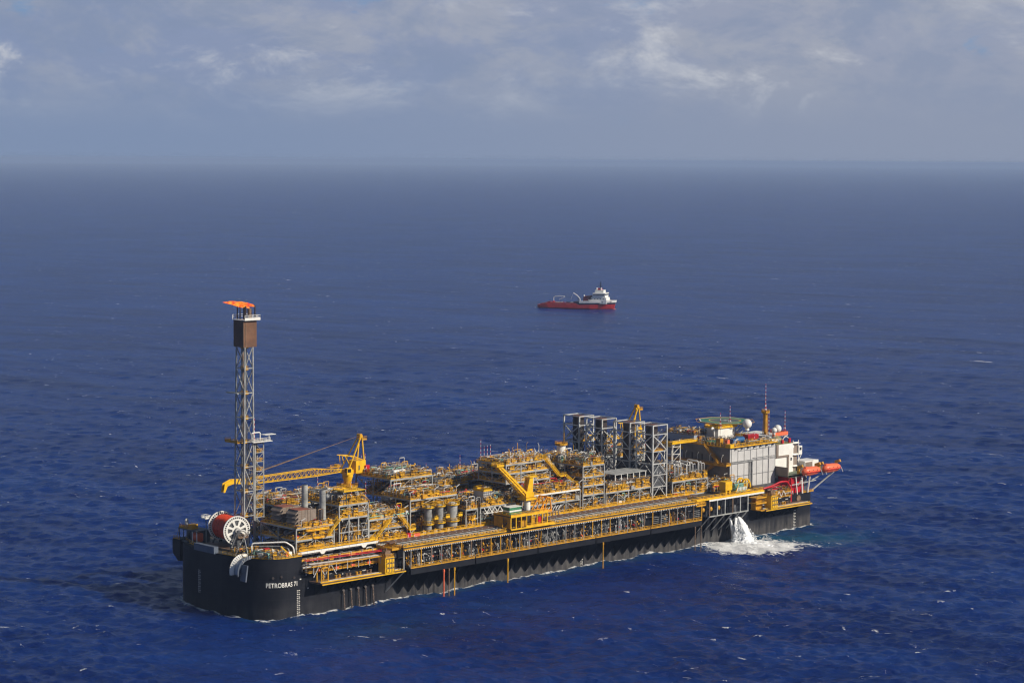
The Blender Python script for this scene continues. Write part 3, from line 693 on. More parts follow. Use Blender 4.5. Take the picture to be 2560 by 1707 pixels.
def lamps(t, rg, x0, x1, y0, y1, z, n):
    for k in range(n):
        e = rg.random(); x = rg.uniform(x0, x1); y = y0 if e < .55 else rg.uniform(y0, y1)
        flood((x, y, z+0.6), (rg.choice((-1, 1))*.8, -.5, rg.uniform(.4, .9))).build('flood_lamp', WHITE, t)
def reds(t, rg, x0, x1, y0, z, n):
    for k in range(n):
        b = MB(); x = rg.uniform(x0+1, x1-1)
        b.box((x, y0+0.9, z+0.75), (1.0, 0.9, 1.4)); b.build('fire_cabinet', RED, t)
def module(name, label, cat, x0, x1, y0, y1, zs, seed, dens=1.0, top_h=3.2, nx=3, ny=3, red=1, lampn=5, cols=None, white=(), skip_rail=()):
    rg = random.Random(seed); t = thing(name, label, cat); 
    frame(t, x0, x1, y0, y1, zs, nx, ny)
    for k, z in enumerate(zs):
        deck_level(t, x0, x1, y0, y1, z, rail=(k not in skip_rail), white=(k in white))
        h = (zs[k+1]-z-0.8) if k < len(zs)-1 else top_h
        area = (x1-x0)*(y1-y0); n = int(dens*max(14, area/(6.0 if k == len(zs)-1 else 9.5)))
        for q in range(rg.choice((1, 2, 3)) if h > 2 else 1):      # drums and machines fill the depth of the deck
            b = MB(); x = rg.uniform(x0+2, x1-2); y = rg.uniform(y0+2.5, y1-3); r_ = min(h*.36, rg.uniform(.8, 1.5)); L_ = min(rg.uniform(2, 4), (x1-x0)/2-1.5)
            if rg.random() < .55: b.vessel((x-L_, y, z+r_+.5), (x+L_, y, z+r_+.5), r_) if x-L_ > x0 and x+L_ < x1 else b.vessel((x, y-2, z+r_+.5), (x, y+2, z+r_+.5), r_)
            else: b.box((x, y, z+h*.35), (L_, 2.6, h*.7))
            b.build('process_drum', rg.choice((STEELD, PIPEG, PIPEG, STEEL, PIPEB)), t)
        clutter(t, rg, x0, x1, y0, y1, z, h, n, big=1.0, colours=cols)
        lamps(t, rg, x0, x1, y0, y1, z, lampn if k == len(zs)-1 else 2)
        if k == len(zs)-1:
            for q in range(10):
                b = MB(); x = rg.uniform(x0+.5, x1-.5); y = rg.uniform(y0+.4, y1-.5); hh = rg.uniform(2.2, 5.2)
                if q % 3: b.tube([(x, y, z), (x, y, z+hh), (x+rg.uniform(-.9, .9), y, z+hh+rg.uniform(.2, .9))], rg.uniform(.06, .12), 6)
                else: b.bend([(x, y, z), (x, y, z+hh), (x+rg.uniform(1.5, 4), y, z+hh), (x+2, y, z+hh*.3)], rg.uniform(.12, .2), 6)
                b.build('vent_pipe', rg.choice((WHITE, PIPE, YEL, YELD, PIPEB)), t)
        if k < len(zs)-1 or red > 1: reds(t, rg, x0, x1, y0, z, red)
    return t, rg
Z0 = 20.0
# --- near row (starboard), left to right
tA, rg = module('turbine_module', 'grey module carrying two brown filter houses beside the stair tower', 'module', 17.5, 33.5, 3, 22, [Z0, 24.6, 28.6], 1, 0.8, 1.6, red=1, lampn=2, white=(0,))
def filter_house(x, y, label):
    t = thing('filter_house', label, 'filter house', (x, y, 28.3), group='brown filter houses')
    L = (0, 5.2)
    for k in range(4):
        b = MB(); z = 0.5 + k*1.4
        b.poly([(0.3, 0, z+1.3), (-0.9, 0, z+0.25), (-0.9, 0, z-0.05), (0.3, 0, z+0.55)], (0, 5.2, 0)); b.build('intake_hood', HOOD, t)
    b = MB(); b.b2((0.3, 0, 0.5), (3.1, 5.2, 6.1)); b.build('intake_box', HOOD, t)
    b = MB(); b.b2((3.3, 0.1, 0.2), (5.4, 5.1, 6.0)); b.build('silencer_box', HOOD, t)
    b = MB(); b.b2((5.5, 0.1, 2.6), (7.9, 5.1, 5.9)); b.build('outlet_box', HOOD, t)
    b = MB(); b.b2((0.2, -0.05, 6.1), (5.4, 5.25, 6.22)); b.build('roof', mat('rust_roof', (0.27, 0.09, 0.05), 0.7, 0.4, .6), t)
    b = MB()
    for k in range(7): b.b2((0.3, -0.06, 0.9+k*0.78), (3.1, -0.01, 0.98+k*0.78))
    for xx in (1.7, 4.3): b.b2((xx, -0.07, 0.4), (xx+.08, -0.01, 6.0))
    b.build('seam', PIPEB, t)
filter_house(18.6, 3.6, 'brown louvred filter house, the nearer of two, front right')
filter_house(18.8, 12.2, 'brown louvred filter house, the farther of two, next to the stair tower')
for (x, y, zb, zt, lb) in ((31.0, 15.5, 28.6, 40.5, 'tall grey exhaust stack behind the filter houses, left of two'), (31.9, 7.0, 28.6, 39.7, 'tall grey exhaust stack right of the filter houses, right of two')):
    t = thing('exhaust_stack', lb, 'exhaust stack', (x, y, zb), group='plain grey exhaust stacks')
    b = MB(); b.cone((0, 0, 0), (0, 0, zt-zb), 1.12, 1.05, 18); b.build('stack_pipe', STEEL, t)
    for k in range(4): b = MB(); b.cyl((0, 0, 2+k*2.6), (0, 0, 2.12+k*2.6), 1.17, 18); b.build('ring', PIPEG, t)
    b = MB(); b.cyl((0, 0, zt-zb), (0, 0, zt-zb+.05), .9, 16); b.build('mouth', SOOT, t)
b = MB()
for q in range(3):
    xa, xb = ((24.5, 28.8), (24.5, 28.8), (21.5, 31))[q]; b.rail([(xa, 2.6, 22.0+q*2.7), (xb, 2.6, 22.0+q*2.7)], toe=.35, step=1.2); b.b2((xa, 2.0, 21.8+q*2.7), (xb, 3.0, 21.95+q*2.7))
b.build('front_gallery', YEL, tA)
b = MB(); b.stairs((30.0, 2.4, 25.0), (35.5, 2.4, 30.0), 1.6); b.build('stairway', YELC, tA)
for (p0, p1) in (((17.6, 3, 28.3), (17.6, 12, 24.8)), ((17.6, 21.5, 28.3), (17.6, 12, 24.8)), ((17.6, 12, 24.8), (17.6, 12, 20)), ((17.6, 12, 24.8), (17.6, 3, 21))):
    b = MB(); b.bar(p0, p1, .3); b.build('heavy_brace', STEELD, tA)
b = MB(); b.b2((17.6, 2.0, 20.0), (52.0, 2.5, 20.7))
for k in range(12): b.b2((18.5+3*k, 1.93, 20.0), (18.7+3*k, 2.0, 20.75))
for x in (28, 46): b.poly([(x-1.3, 2.0, 20.0), (x+1.3, 2.0, 20.0), (x+.5, 2.0, 19.1), (x-.5, 2.0, 19.1)], (0, .5, 0))
b.build('white_girder', WHITE, tA)
b = MB(); b.rail([(18, 1.95, 20.95), (52, 1.95, 20.95)], h=1.2, r=.075, toe=.4); b.build('front_railing', YEL, tA)

t1, rg = module('separation_module', 'grey framed module with two high yellow decks right of the grey stacks', 'module', 35.8, 48.4, 3, 23, [Z0, 29.9, 34.4], 2, 1.15, 3.8, nx=4, red=1, lampn=4)
for (z, ax) in ((24.8, 0),):
    b = MB(); b.b2((35.8, 2.9, z), (48.4, 3.2, z+.4)); b.b2((35.6, 3, z), (35.95, 23, z+.4)); b.build('cross_beam', STEEL, t1)
b = MB(); b.b2((38, 3.2, 38.6), (47.5, 9, 38.8)); b.rail([(38, 3.2, 38.8), (44, 3.2, 38.8), (44, 9, 38.8), (38, 9, 38.8)], closed=True); b.build('top_platform', YELC, t1)
b = MB()
for x, y in ((38, 3.3), (44, 3.3), (44, 9), (38, 9)): b.bar((x, y, 34.4), (x, y, 38.6), .13)
b.build('platform_leg', STEEL, t1)

t2, rg = module('manifold_module', 'low crowded pipe module with sloping yellow stairs right of the grey framed module', 'module', 49.2, 66.5, 3.5, 22, [Z0, 24.4, 28.0], 3, 1.5, 2.6, red=1, lampn=6)
b = MB(); b.stairs((51, 2.6, 21.5), (58, 2.6, 27.5), 1.7); b.b2((48.5, 1.9, 21.2), (51.4, 3.3, 21.5)); b.rail([(48.5, 1.9, 21.5), (51, 1.9, 21.5)]); b.build('stairway', YELC, t2)
b = MB(); b.stairs((62.0, 2.6, 28.2), (66.5, 2.6, 23.2), 1.7); b.rail([(66, 1.6, 23), (69, 1.6, 23), (69, 3.4, 23)]); b.b2((66, 1.6, 22.7), (69, 3.4, 23)); b.build('stairway', YELC, t2)

t3, rg = module('scrubber_module', 'module with three upright grey scrubbers ringed by yellow platforms', 'module', 71.5, 93.5, 7.6, 23, [Z0, 28.3, 32.0], 4, 1.1, 3.2, red=1, lampn=6)
for x, r_ in ((77.2, 1.35), (82.6, 1.35), (88.6, 1.8)):
    b = MB(); b.vessel((x, 4.6, 21.5), (x, 4.6, 29.2), r_, 18); b.cyl((x, 4.6, Z0), (x, 4.6, 21.4), r_*.5, 12); v = b.build('scrubber', PIPEG if r_ < 1.5 else STEEL, t3)
    for z in (23.4, 29.3):
        b = MB(); n = 10; ring = [(x+(r_+.85)*math.cos(2*math.pi*k/n), 4.6+(r_+.85)*math.sin(2*math.pi*k/n), z) for k in range(n)]
        b.poly([(p[0], p[1], z-.25) for p in ring], (0, 0, .25)); b.rail(ring, h=1.2, step=1.2, toe=.18, r=.06, closed=True); b.build('ring_platform', YELC, t3)
    b = MB(); b.rail([(x+.8, 2.0, 25.2), (x+2.6, 2.0, 25.2), (x+2.6, 3.2, 25.2)], toe=.6, step=.9); b.b2((x+.8, 2.0, 25.0), (x+2.6, 3.6, 25.2)); b.build('side_step', YELC, t3)
t3b, rg = module('pump_module', 'narrow pipe module between the ringed scrubbers and the grey cooler', 'module', 94.6, 100.2, 4, 23, [Z0, 26.6], 5, 1.2, 4.0, nx=2, red=2, lampn=3)
t4, rg = module('cooler_module', 'yellow decked module holding a square grey cooler on white trusses', 'module', 101.6, 119.0, 4, 22, [Z0, 26.7], 6, 1.2, 4.2, nx=4, red=1, lampn=4)
ck = thing('square_cooler', 'square grey cooler with a ribbed white front on the yellow deck', 'cooler', (103.6, 4.4, 26.75))
b = MB(); b.b2((0, 0, 0), (4.0, 5.4, 5.3)); b.build('casing', PANEL, ck)
b = MB()
for k in range(6): b.b2((-.02, -.10, .25+k*.88), (4.02, -.01, .5+k*.88))
for k in range(4): b.b2((.55+k*.95, -.12, .1), (.72+k*.95, -.02, 5.2))
b.build('grille', STEELD, ck)
b = MB(); b.b2((-.3, -.3, 5.35), (4.3, 5.6, 5.55)); b.rail([(-.2, -.2, 5.5), (4.2, -.2, 5.5), (4.2, 5.5, 5.5), (-.2, 5.5, 5.5)], closed=True, toe=.4); b.build('roof_deck', YELC, ck)
b = MB()
for k in range(6):
    x = 103.4+k*2.6; b.bar((x, 3.9, 26.2), (x+1.3, 3.9, 24.3), .15); b.bar((x+1.3, 3.9, 24.3), (x+2.6, 3.9, 26.2), .15)
b.bar((103.4, 3.9, 24.2), (119, 3.9, 24.2), .17); b.build('truss', WHITE, t4)

t5, rg = module('compression_module', 'wide stacked module with red pipework right of the pedestal crane', 'module', 121.5, 151.5, 3, 23, [Z0, 24.8, 28.5], 7, 1.0, 3.8, nx=5, red=2, lampn=3, white=(2,), cols=[PIPE, PIPE, PIPEG, PIPEB, RED, STEEL])
b = MB()
for k in range(11):
    x = 124.5+k*1.5; b.bend([(x, 2.2, 20), (x, 2.2, 21.6+.12*k), (x+2.2, 3.0, 22.6+.1*k), (x+3.5, 4.4, 22.8)], .2, 6, br=1.6)
b.build('hose_bundle', PIPE, t5)
t5u, rg = module('upper_compression_block', 'raised yellow railed block on top of the wide stacked module', 'module', 118.5, 141.0, 8.5, 23, [33.2, 36.6, 40.0], 8, 1.2, 1.6, nx=4, red=1, lampn=9, cols=[PIPE, PIPE, PIPEG, PIPEB, STEEL])
frame(t5u, 121.6, 140.9, 8.6, 22.9, [28.5, 33.2], 4, 2, .22)
b = MB(); b.stairs((138.2, 7.6, 40.0), (145.0, 7.6, 33.4), 1.3); b.b2((145, 6.8, 33.1), (148, 9, 33.4)); b.rail([(145, 6.8, 33.4), (148, 6.8, 33.4), (148, 9, 33.4)]); b.build('stairway', YELC, t5u)
b = MB(); b.stairs((147.5, 6.6, 33.2), (152.0, 4.0, 28.7), 1.3); b.build('stairway', YELC, t5u)
b = MB()
for k in range(12): b.bar((120+k*1.6, 9.5+rg.random()*8, 40), (120+k*1.6+rg.uniform(-.5, .5), 9.5, 43.0+rg.random()), .06); b.ball((120+k*1.6, 9.5, 43.4), .25, 6, 4)
b.build('vent_stub', WHITE, t5u)
b = MB(); b.b2((130, 8.2, 29.2), (132.6, 9.6, 34.8)); b.build('ribbed_panel', PANEL, t5u)

t6, rg = module('export_module', 'tall dark sided module with four yellow decks left of the exhaust towers', 'module', 154.0, 165.5, 4, 23, [Z0, 25.6, 29.0, 32.4, 36.6], 9, 1.1, 3.6, red=1, lampn=8)
t6b, rg = module('electrical_module', 'lower module under a flat canopy in front of the exhaust towers', 'module', 166.5, 191.5, 4, 23, [Z0, 25.3], 10, 1.2, 4.6, nx=5, red=1, lampn=5)
b = MB(); b.b2((172.5, 5, 31.2), (190.5, 15, 31.5)); b.build('canopy', STEEL, t6b)
b = MB()
for k in range(6):
    for y in (5.3, 14.5): b.b2((172.8+k*3.4, y-.15, 25.3), (173.1+k*3.4, y+.15, 31.2))
b.build('canopy_post', WHITE, t6b)
b = MB(); b.vessel((169, 6, 27), (174.5, 6, 27), 1.1); b.build('drum', TEALM, t6b)
b = MB(); b.b2((180, 5, 25.4), (184, 9, 29)); b.build('cabin', HOOD, t6b)
t7, rg = module('metering_module', 'module with tall white pipe arches left of the accommodation block', 'module', 203.5, 224.2, 3.5, 23, [Z0, 25.8], 11, 1.3, 3.0, nx=4, red=1, lampn=5)
for k in range(8):
    x = 205.5+k*2.3; b = MB(); hh = 32.6-(k % 2)*.8; y = 4.2 + (k % 3)*.5
    b.bend([(x, y, 25.8), (x, y, hh), (x+.3, y+6.0, hh), (x+.3, y+6.0, 25.8)], .2, 7, br=.7); b.build('pipe_arch', WHITE, t7)
    b = MB(); b.bend([(x+.6, y, 25.8), (x+.6, y, hh-.4), (x+1.9, y, hh-.4), (x+1.9, y, 25.8)], .17, 7, br=.6); b.build('pipe_arch', PIPE, t7)
# --- centre pipe rack
tr = thing('pipe_rack', 'long pipe rack running down the middle of the ship between the modules', 'pipe rack'); rg = random.Random(40)
for z in (23.0, 27.0):
    for k in range(6):
        b = MB(); y = 24.4+k*1.05; b.tube([(34, y, z), (192, y, z)], rg.uniform(.18, .38), 7); b.build('long_pipe', rg.choice((PIPE, PIPE, PIPEG, PIPEB)), tr)
for k in range(27):
    x = 35+k*6; b = MB()
    for y in (24.0, 30.2): b.bar((x, y, 14), (x, y, 27.2), .18)
    for z in (22.5, 26.5): b.bar((x, 24, z), (x, 30.2, z), .16)
    b.build('rack_frame', STEEL, tr)
for k in range(10):
    x = 40+k*16; b = MB(); b.bend([(x, 25, 27), (x, 25, 29.5), (x+5, 25, 29.5), (x+5, 29, 29.5), (x+5, 29, 27)], .25, 7); b.build('loop_pipe', PIPE, tr)
# --- far row (port)
P = [('injection_module', 'far side pipe module seen between the stair tower and the yellow lattice crane', 33, 50, [Z0, 26, 31.0], 2.6),
     ('treatment_module', 'far side pipe module left of the yellow lattice crane pedestal', 51, 68, [Z0, 26, 31.0], 2.4),
     ('dehydration_module', 'high far side module right of the yellow lattice crane', 83, 103, [Z0, 29, 35.4], 3.4),
     ('membrane_module', 'lower far side module behind the ringed scrubbers', 104.5, 121, [Z0, 27, 30.6], 2.6),
     ('gas_module', 'far side module with yellow rails behind the grey cooler', 122.5, 141, [Z0, 27, 31.5], 2.8),
     ('refrigeration_module', 'far side module behind the raised compression block', 143, 166, [Z0, 28, 34], 3.0),
     ('booster_module', 'far side module half hidden left of the exhaust towers', 168, 191, [Z0, 28, 33], 3.0),
     ('utility_module', 'far side module behind the white pipe arches', 203.5, 228, [Z0, 27, 33], 3.0)]
for k, (nm, lb, x0, x1, zs, th) in enumerate(P):
    t, rg = module(nm, lb, 'module', x0, x1, 31.5, 51, zs, 50+k, 0.75, th, red=1, lampn=6)
b = MB(); b.vessel((86, 33.5, 37.2), (91, 33.5, 37.2), 1.2); b.build('white_drum', WHITE, t)
# dark upright vessel behind the raised block
vs = thing('upright_vessel', 'pale upright vessel with a yellow top platform left of the exhaust towers', 'vessel', (168.5, 30, 30))
b = MB(); b.vessel((0, 0, 0), (0, 0, 10.3), 1.75, 20); b.build('shell', WHITE, vs)
b = MB(); n = 10; ring = [(2.5*math.cos(2*math.pi*k/n), 2.5*math.sin(2*math.pi*k/n), 11.0) for k in range(n)]; b.poly([(p[0], p[1], 10.8) for p in ring], (0, 0, .25)); b.rail(ring, closed=True, toe=.5); b.bar((0.5, -1, 11), (0.5, -1, 15.5), .1); b.build('top_platform', YELD, vs)
b = MB(); b.b2((-4.2, -1.5, 7.2), (-1.7, 1.5, 7.5)); b.rail([(-1.7, -1.5, 7.5), (-4.2, -1.5, 7.5), (-4.2, 1.5, 7.5)]); b.build('side_platform', YELD, vs)
b = MB(); b.cyl((0, 0, -10), (0, 0, 0), 1.0, 12); b.build('skirt', STEELD, vs)
# --- four exhaust towers in a row across the ship
def exhaust_tower(y, label):
    t = thing('exhaust_tower', label, 'exhaust tower', (193.5, y, 20), group='exhaust towers in their open frames'); H = 28.6
    W_, D_ = 8.0, 8.6; zs = [0, 4.6, 9.2, 13.6, 18.4, 25.0, H]
    for x in (0, W_):
        for yy in (0, D_): b = MB(); b.b2((x-.27, yy-.27, 0), (x+.27, yy+.27, H)); b.build('leg', STEELP, t)
    for z in zs[1:]:
        b = MB()
        for p, q in (((0, 0), (W_, 0)), ((W_, 0), (W_, D_)), ((W_, D_), (0, D_)), ((0, D_), (0, 0))): b.bar((*p, z-.15), (*q, z-.15), .21)
        b.build('ring_beam', STEELP, t)
    for za, zb in zip(zs[:-1], zs[1:-1]):
        b = MB(); big = zb-za > 6
        for p, q in (((0, 0), (W_, 0)), ((W_, D_), (W_, 0)), ((0, D_), (0, 0)), ((0, D_), (W_, D_))):
            mid = ((p[0]+q[0])/2, (p[1]+q[1])/2)
            if big: b.bar((*p, zb-.2), (*q, za), .2); b.bar((*q, zb-.2), (*p, za), .2)
            else: b.bar((*p, za), (*mid, zb-.2), .13); b.bar((*q, za), (*mid, zb-.2), .13)
        b.build('brace', STEELP, t)
    b = MB(); b.cyl((W_*.5, D_*.5, 13.5), (W_*.5, D_*.5, 27.9), 2.35, 20); b.build('exhaust_duct', SOOT, t)
    b = MB(); b.cyl((W_*.5, D_*.5, 27.7), (W_*.5, D_*.5, 28.4), 2.45, 20); b.build('duct_mouth', mat('rusty_mouth', (0.14, .06, .04), .7, .5, .6), t)
    b = MB(); b.loft([[Vector((.6, .7, 3)), Vector((7.4, .7, 3)), Vector((7.4, 7.9, 3)), Vector((.6, 7.9, 3))], [Vector((.6, .7, 12)), Vector((7.4, .7, 12)), Vector((7.4, 7.9, 12)), Vector((.6, 7.9, 12))], [Vector((2.4, 2.6, 14)), Vector((5.6, 2.6, 14)), Vector((5.6, 6, 14)), Vector((2.4, 6, 14))]], smooth=False); b.build('heat_recovery_box', STEELD, t)
    b = MB(); b.b2((.4, .6, 18.2), (7.6, 2.6, 18.4)); b.rail([(.4, .6, 18.4), (7.6, .6, 18.4), (7.6, 2.6, 18.4)], toe=.4); b.build('platform', YELD, t)
    rg = random.Random(int(y*7)); b = MB()
    for k in range(16):
        x, yy, z = rg.uniform(.6, 7.4), rg.uniform(-.3, 3.5), rg.uniform(1, 24.5); b.bend([(x, yy, z), (x, yy, z+rg.uniform(1, 3)), (x+rg.uniform(-2, 2), yy, z+2.5)], .14, 6)
    b.build('small_piping', PIPE, t)['kind'] = 'stuff'
for y, lb in ((4.9, 'grey exhaust tower standing nearest, at the right end of the row'), (17.0, 'grey exhaust tower second from the right of the row'),
              (32.2, 'grey exhaust tower second from the left of the row'), (44.8, 'grey exhaust tower standing farthest, at the left end of the row')): exhaust_tower(y, lb)
# ------------------------------------------------------------------ flare tower
fl = thing('flare_tower', 'tall grey lattice flare tower with a brown box at its top', 'flare tower')
def flx(z):
    """the four legs at height z: near, right, back, left"""
    t = (z-20)/67.4; x0, x1 = 14.0+0.9*t, 18.3-0.1*t; y0, y1 = 27.0+.3*t, 32.4-.5*t
    return [Vector((x0, y0, z)), Vector((x1, y0, z)), Vector((x1, y1, z)), Vector((x0, y1, z))]
BOT, TOP = flx(19.8), flx(87.4)
for a, c in zip(BOT, TOP): b = MB(); b.cyl(a, c, .30, 10); b.build('leg', STEEL, fl)
zs = [19.8, 30.1, 38.4, 46.8, 55.3, 63.4, 71.8, 80.1, 87.4]
for k, (za, zb) in enumerate(zip(zs, zs[1:])):
    A_, B_ = flx(za), flx(zb); b = MB()
    for i in range(4):
        j = (i+1) % 4; b.cyl(B_[i], B_[j], .17, 8)
        if k % 2: b.cyl(A_[i], B_[j], .17, 8)
        else: b.cyl(A_[j], B_[i], .17, 8)
    b.build('brace', STEEL, fl)
    b = MB(); m_ = (A_[0]+A_[2])/2
    b.b2((m_.x-.9, m_.y-1.2, zb-.6), (m_.x+.8, m_.y+1.0, zb-.45)); b.rail([(m_.x-.9, m_.y-1.2, zb-.45), (m_.x+.8, m_.y-1.2, zb-.45), (m_.x+.8, m_.y+1, zb-.45), (m_.x-.9, m_.y+1, zb-.45)], closed=True, step=1, toe=.5); b.build('landing', YEL, fl)
b = MB(); b.cyl((16, 30.4, 20), (16.2, 30.2, 88), .55, 12); b.build('riser_pipe', PIPEG, fl)
b = MB(); b.cyl((17.3, 29.6, 20), (17.2, 29.6, 88), .32, 10); b.build('riser_pipe', PIPE, fl)
b = MB(); b.cyl((15.4, 29, 20), (15.6, 29.2, 88), .2, 8); b.build('riser_pipe', PIPEB, fl)
b = MB(); b.b2((14.2, 27.0, 87.3), (19.7, 32.6, 96.3)); b.build('heat_shield', CORTEN, fl)
b = MB(); b.b2((15.0, 26.9, 87.2), (15.25, 27.0, 96.3)); b.b2((14.15, 26.94, 87.3), (14.3, 27.0, 96.3)); b.build('shield_rib', PIPEB, fl)
b = MB(); b.b2((13.9, 25.9, 96.35), (20.4, 32.9, 96.55)); b.b2((14.0, 25.8, 96.5), (20.4, 25.95, 97.2)); b.build('top_deck', WHITE, fl)
b = MB(); b.rail([(14, 25.9, 96.6), (20.4, 25.9, 96.6), (20.4, 32.8, 96.6), (14, 32.8, 96.6)], h=1.5, r=.07, step=1.5, toe=0); b.build('top_railing', WHITE, fl)
for k, (dx, dy, h, r_) in enumerate(((0, 0, 4.2, .55), (1.6, -.6, 3.6, .75), (-1.0, 1.2, 4.6, .22), (-.4, -1.1, 4.4, .2), (.9, 1.4, 4.4, .2), (2.6, -2.3, 4.7, .26), (-1.4, 2.2, 4.2, .2), (.4, -.2, 4.9, .2), (2.4, .6, 4.2, .18))):
    b = MB(); b.cone((16.8+dx, 29.8+dy, 96.5), (16.8+dx, 29.8+dy, 96.5+h), r_, r_*.9, 10); b.build('flare_tip', SOOT if k != 1 else PIPEB, fl)
b = MB(); b.b2((13.0, 29.0, 71.5), (15.2, 35.4, 71.8)); b.build('arm', STEEL, fl)
b = MB(); b.b2((12.6, 28.6, 54.8), (15, 35.6, 55.1)); b.rail([(15, 35.6, 55.1), (12.6, 35.6, 55.1), (12.6, 28.6, 55.1)], toe=.6); b.build('side_landing', YELD, fl)
STRIPE = mat('red_white_stripe', (0.7, 0.7, 0.68), 0.5)
def stripe_material():
    t = NT(STRIPE.node_tree); z = t.n('ShaderNodeSeparateXYZ', i={0: t.n('ShaderNodeTexCoord').outputs['Object']}).outputs[2]
    f = t.math('GREATER_THAN', t.math('FRACT', t.math('MULTIPLY', z, 0.62)), 0.5)
    c = t.mix(f, (0.72, 0.70, 0.68), (0.45, 0.02, 0.04)); STRIPE.node_tree.links.new(c, STRIPE.node_tree.nodes['Principled BSDF'].inputs['Base Color'])
stripe_material()
def whip(x, y, z, h, label, group='red and white striped antenna poles', tripod=False, r=.13, par=None):
    b = MB(); b.cone((0, 0, 0), (0, 0, h), r, r*.6, 6)
    if tripod:
        for k in range(3): a = 2.1*k+.4; b.cone((1.1*math.cos(a), 1.1*math.sin(a), 0), (0, 0, h*.52), r*.8, r*.6, 5)
        for k in range(3):
            for q in range(3):
                a, c = 2.1*k+.4, 2.1*(k+1)+.4; s_ = 1.1*(1-.3*q); b.cone((s_*math.cos(a), s_*math.sin(a), h*.15*q), (s_*math.cos(c), s_*math.sin(c), h*.15*(q+.6)), r*.4, r*.4, 4)
    o = b.build('antenna_pole', STRIPE, par); o.location = (x, y, z)
    return tag(o, label, 'antenna', group)
whip(18.6, 27.0, 55.0, 8.2, 'red and white striped pole on the right leg of the flare tower')
# stair tower beside it
stt = thing('stair_tower', 'slim grey stair tower with yellow landings beside the flare tower', 'stair tower')
X0, X1, Y0, Y1 = 19.1, 22.6, 27.3, 30.9
for x in (X0, X1):
    for y in (Y0, Y1): b = MB(); b.b2((x-.15, y-.15, 19.8), (x+.15, y+.15, 55)); b.build('leg', STEEL, stt)
for k in range(11):
    z = 22.9+k*3.15; b = MB()
    for p, q in (((X0, Y0), (X1, Y0)), ((X1, Y0), (X1, Y1)), ((X1, Y1), (X0, Y1)), ((X0, Y1), (X0, Y0))): b.bar((*p, z), (*q, z), .12)
    if k % 2: b.bar((X0, Y0, z-3.1), (X1, Y0, z-.1), .09); b.bar((X0, Y1, z-3.1), (X0, Y0, z-.1), .09)
    else: b.bar((X1, Y0, z-3.1), (X0, Y0, z-.1), .09); b.bar((X0, Y0, z-3.1), (X0, Y1, z-.1), .09)
    b.build('ring_beam', STEEL, stt)
    b = MB(); b.b2((X0, Y0, z), (X1, Y0+1.2, z+.1)); b.rail([(X0, Y1, z+.1), (X0, Y0+.1, z+.1), (X1, Y0+.1, z+.1), (X1, Y1, z+.1)], toe=0, r=.06, step=1.2); b.build('landing', YEL, stt)
    b = MB(); b.stairs((X0+.4 if k % 2 else X1-.4, Y0+2.2, z-3.0), (X1-.4 if k % 2 else X0+.4, Y0+2.2, z), .9); b.build('flight', STEELD, stt)
b = MB(); b.b2((17.0, 25.4, 55.0), (25.0, 31.2, 55.2)); b.rail([(17.5, 26, 55.2), (24.5, 26, 55.2)], toe=0)
b.b2((22, 25.4, 57.2), (26.5, 28, 57.35)); b.bend([(17.4, 27, 55.2), (17.4, 27, 58.2), (21, 27, 58.2), (21, 27, 55.2)], .2, 7); b.bar((24, 26, 55), (24, 26, 57.2), .1)
b.build('top_deck', WHITE, stt)

# flame
flame = MB(); rg = random.Random(5)
def tongue(p, L, w_, rise, sag):
    rings = []; d = Vector((-0.722, 0.691, 0)); s_ = Vector((0.69, 0.72, 0)); n = 15
    for i in range(n+1):
        t = i/n; c = Vector(p) + d*(L*t) + Vector((0, 0, rise*math.sin(t*1.5) - sag*t*t)); wv = w_*(math.sin(math.pi*min(1, t*.9+.10))**.7)*(1-t*.55)*(1+.28*math.sin(9*t+L))
        rings.append([c + Vector((0, 0, 1))*(wv*math.sin(a)*rg.uniform(.7, 1.2)) + s_*(wv*.8*math.cos(a)) + d*rg.uniform(-.2, .2) for a in [2*math.pi*k/9 for k in range(9)]])
    flame.loft(rings)
for p, L, w_, ri, sg in (((18.9, 28.4, 100.9), 7.4, .30, 1.6, .0), ((16.2, 30.4, 101.0), 6.8, .26, 1.5, .2), ((17.0, 28.9, 101.2), 6.4, .32, 1.9, .6), ((19.4, 27.5, 100.9), 6.4, .36, 1.9, .5), ((18.4, 29.2, 100.4), 6.0, .55, 1.6, .2), ((16.9, 29.8, 100.5), 5.8, .58, 1.3, .0), ((16.4, 31, 100.7), 6.2, .42, 1.2, -.2), ((17.2, 29.5, 101.6), 6.6, .36, 1.0, .3)): tongue(p, L, w_, ri, sg)
fmt = bpy.data.materials.new('fire'); fmt.use_nodes = True; t = NT(fmt.node_tree); fmt.node_tree.nodes.clear()
gp = t.n('ShaderNodeNewGeometry').outputs['Position']
nf = t.noise(t.n('ShaderNodeMapping', i={0: gp, 2: (0, 0, R(45)), 3: (0.5, 1.2, 1.2)}).outputs[0], 0.9, 5, .65, .8)
ec = t.mix(t.smooth(nf, .38, .66), (1.0, .060, .012), (1.0, .40, .05)); em = t.n('ShaderNodeEmission', i={0: ec, 1: 1.3})
tr_ = t.n('ShaderNodeBsdfTransparent'); mx = t.n('ShaderNodeMixShader', i={0: t.smooth(nf, .30, .50), 1: tr_.outputs[0], 2: em.outputs[0]})
t.n('ShaderNodeOutputMaterial', i={0: mx.outputs[0]})
tag(flame.build('gas_flame', fmt), 'orange gas flame blowing sideways from the top of the flare tower', 'flame')

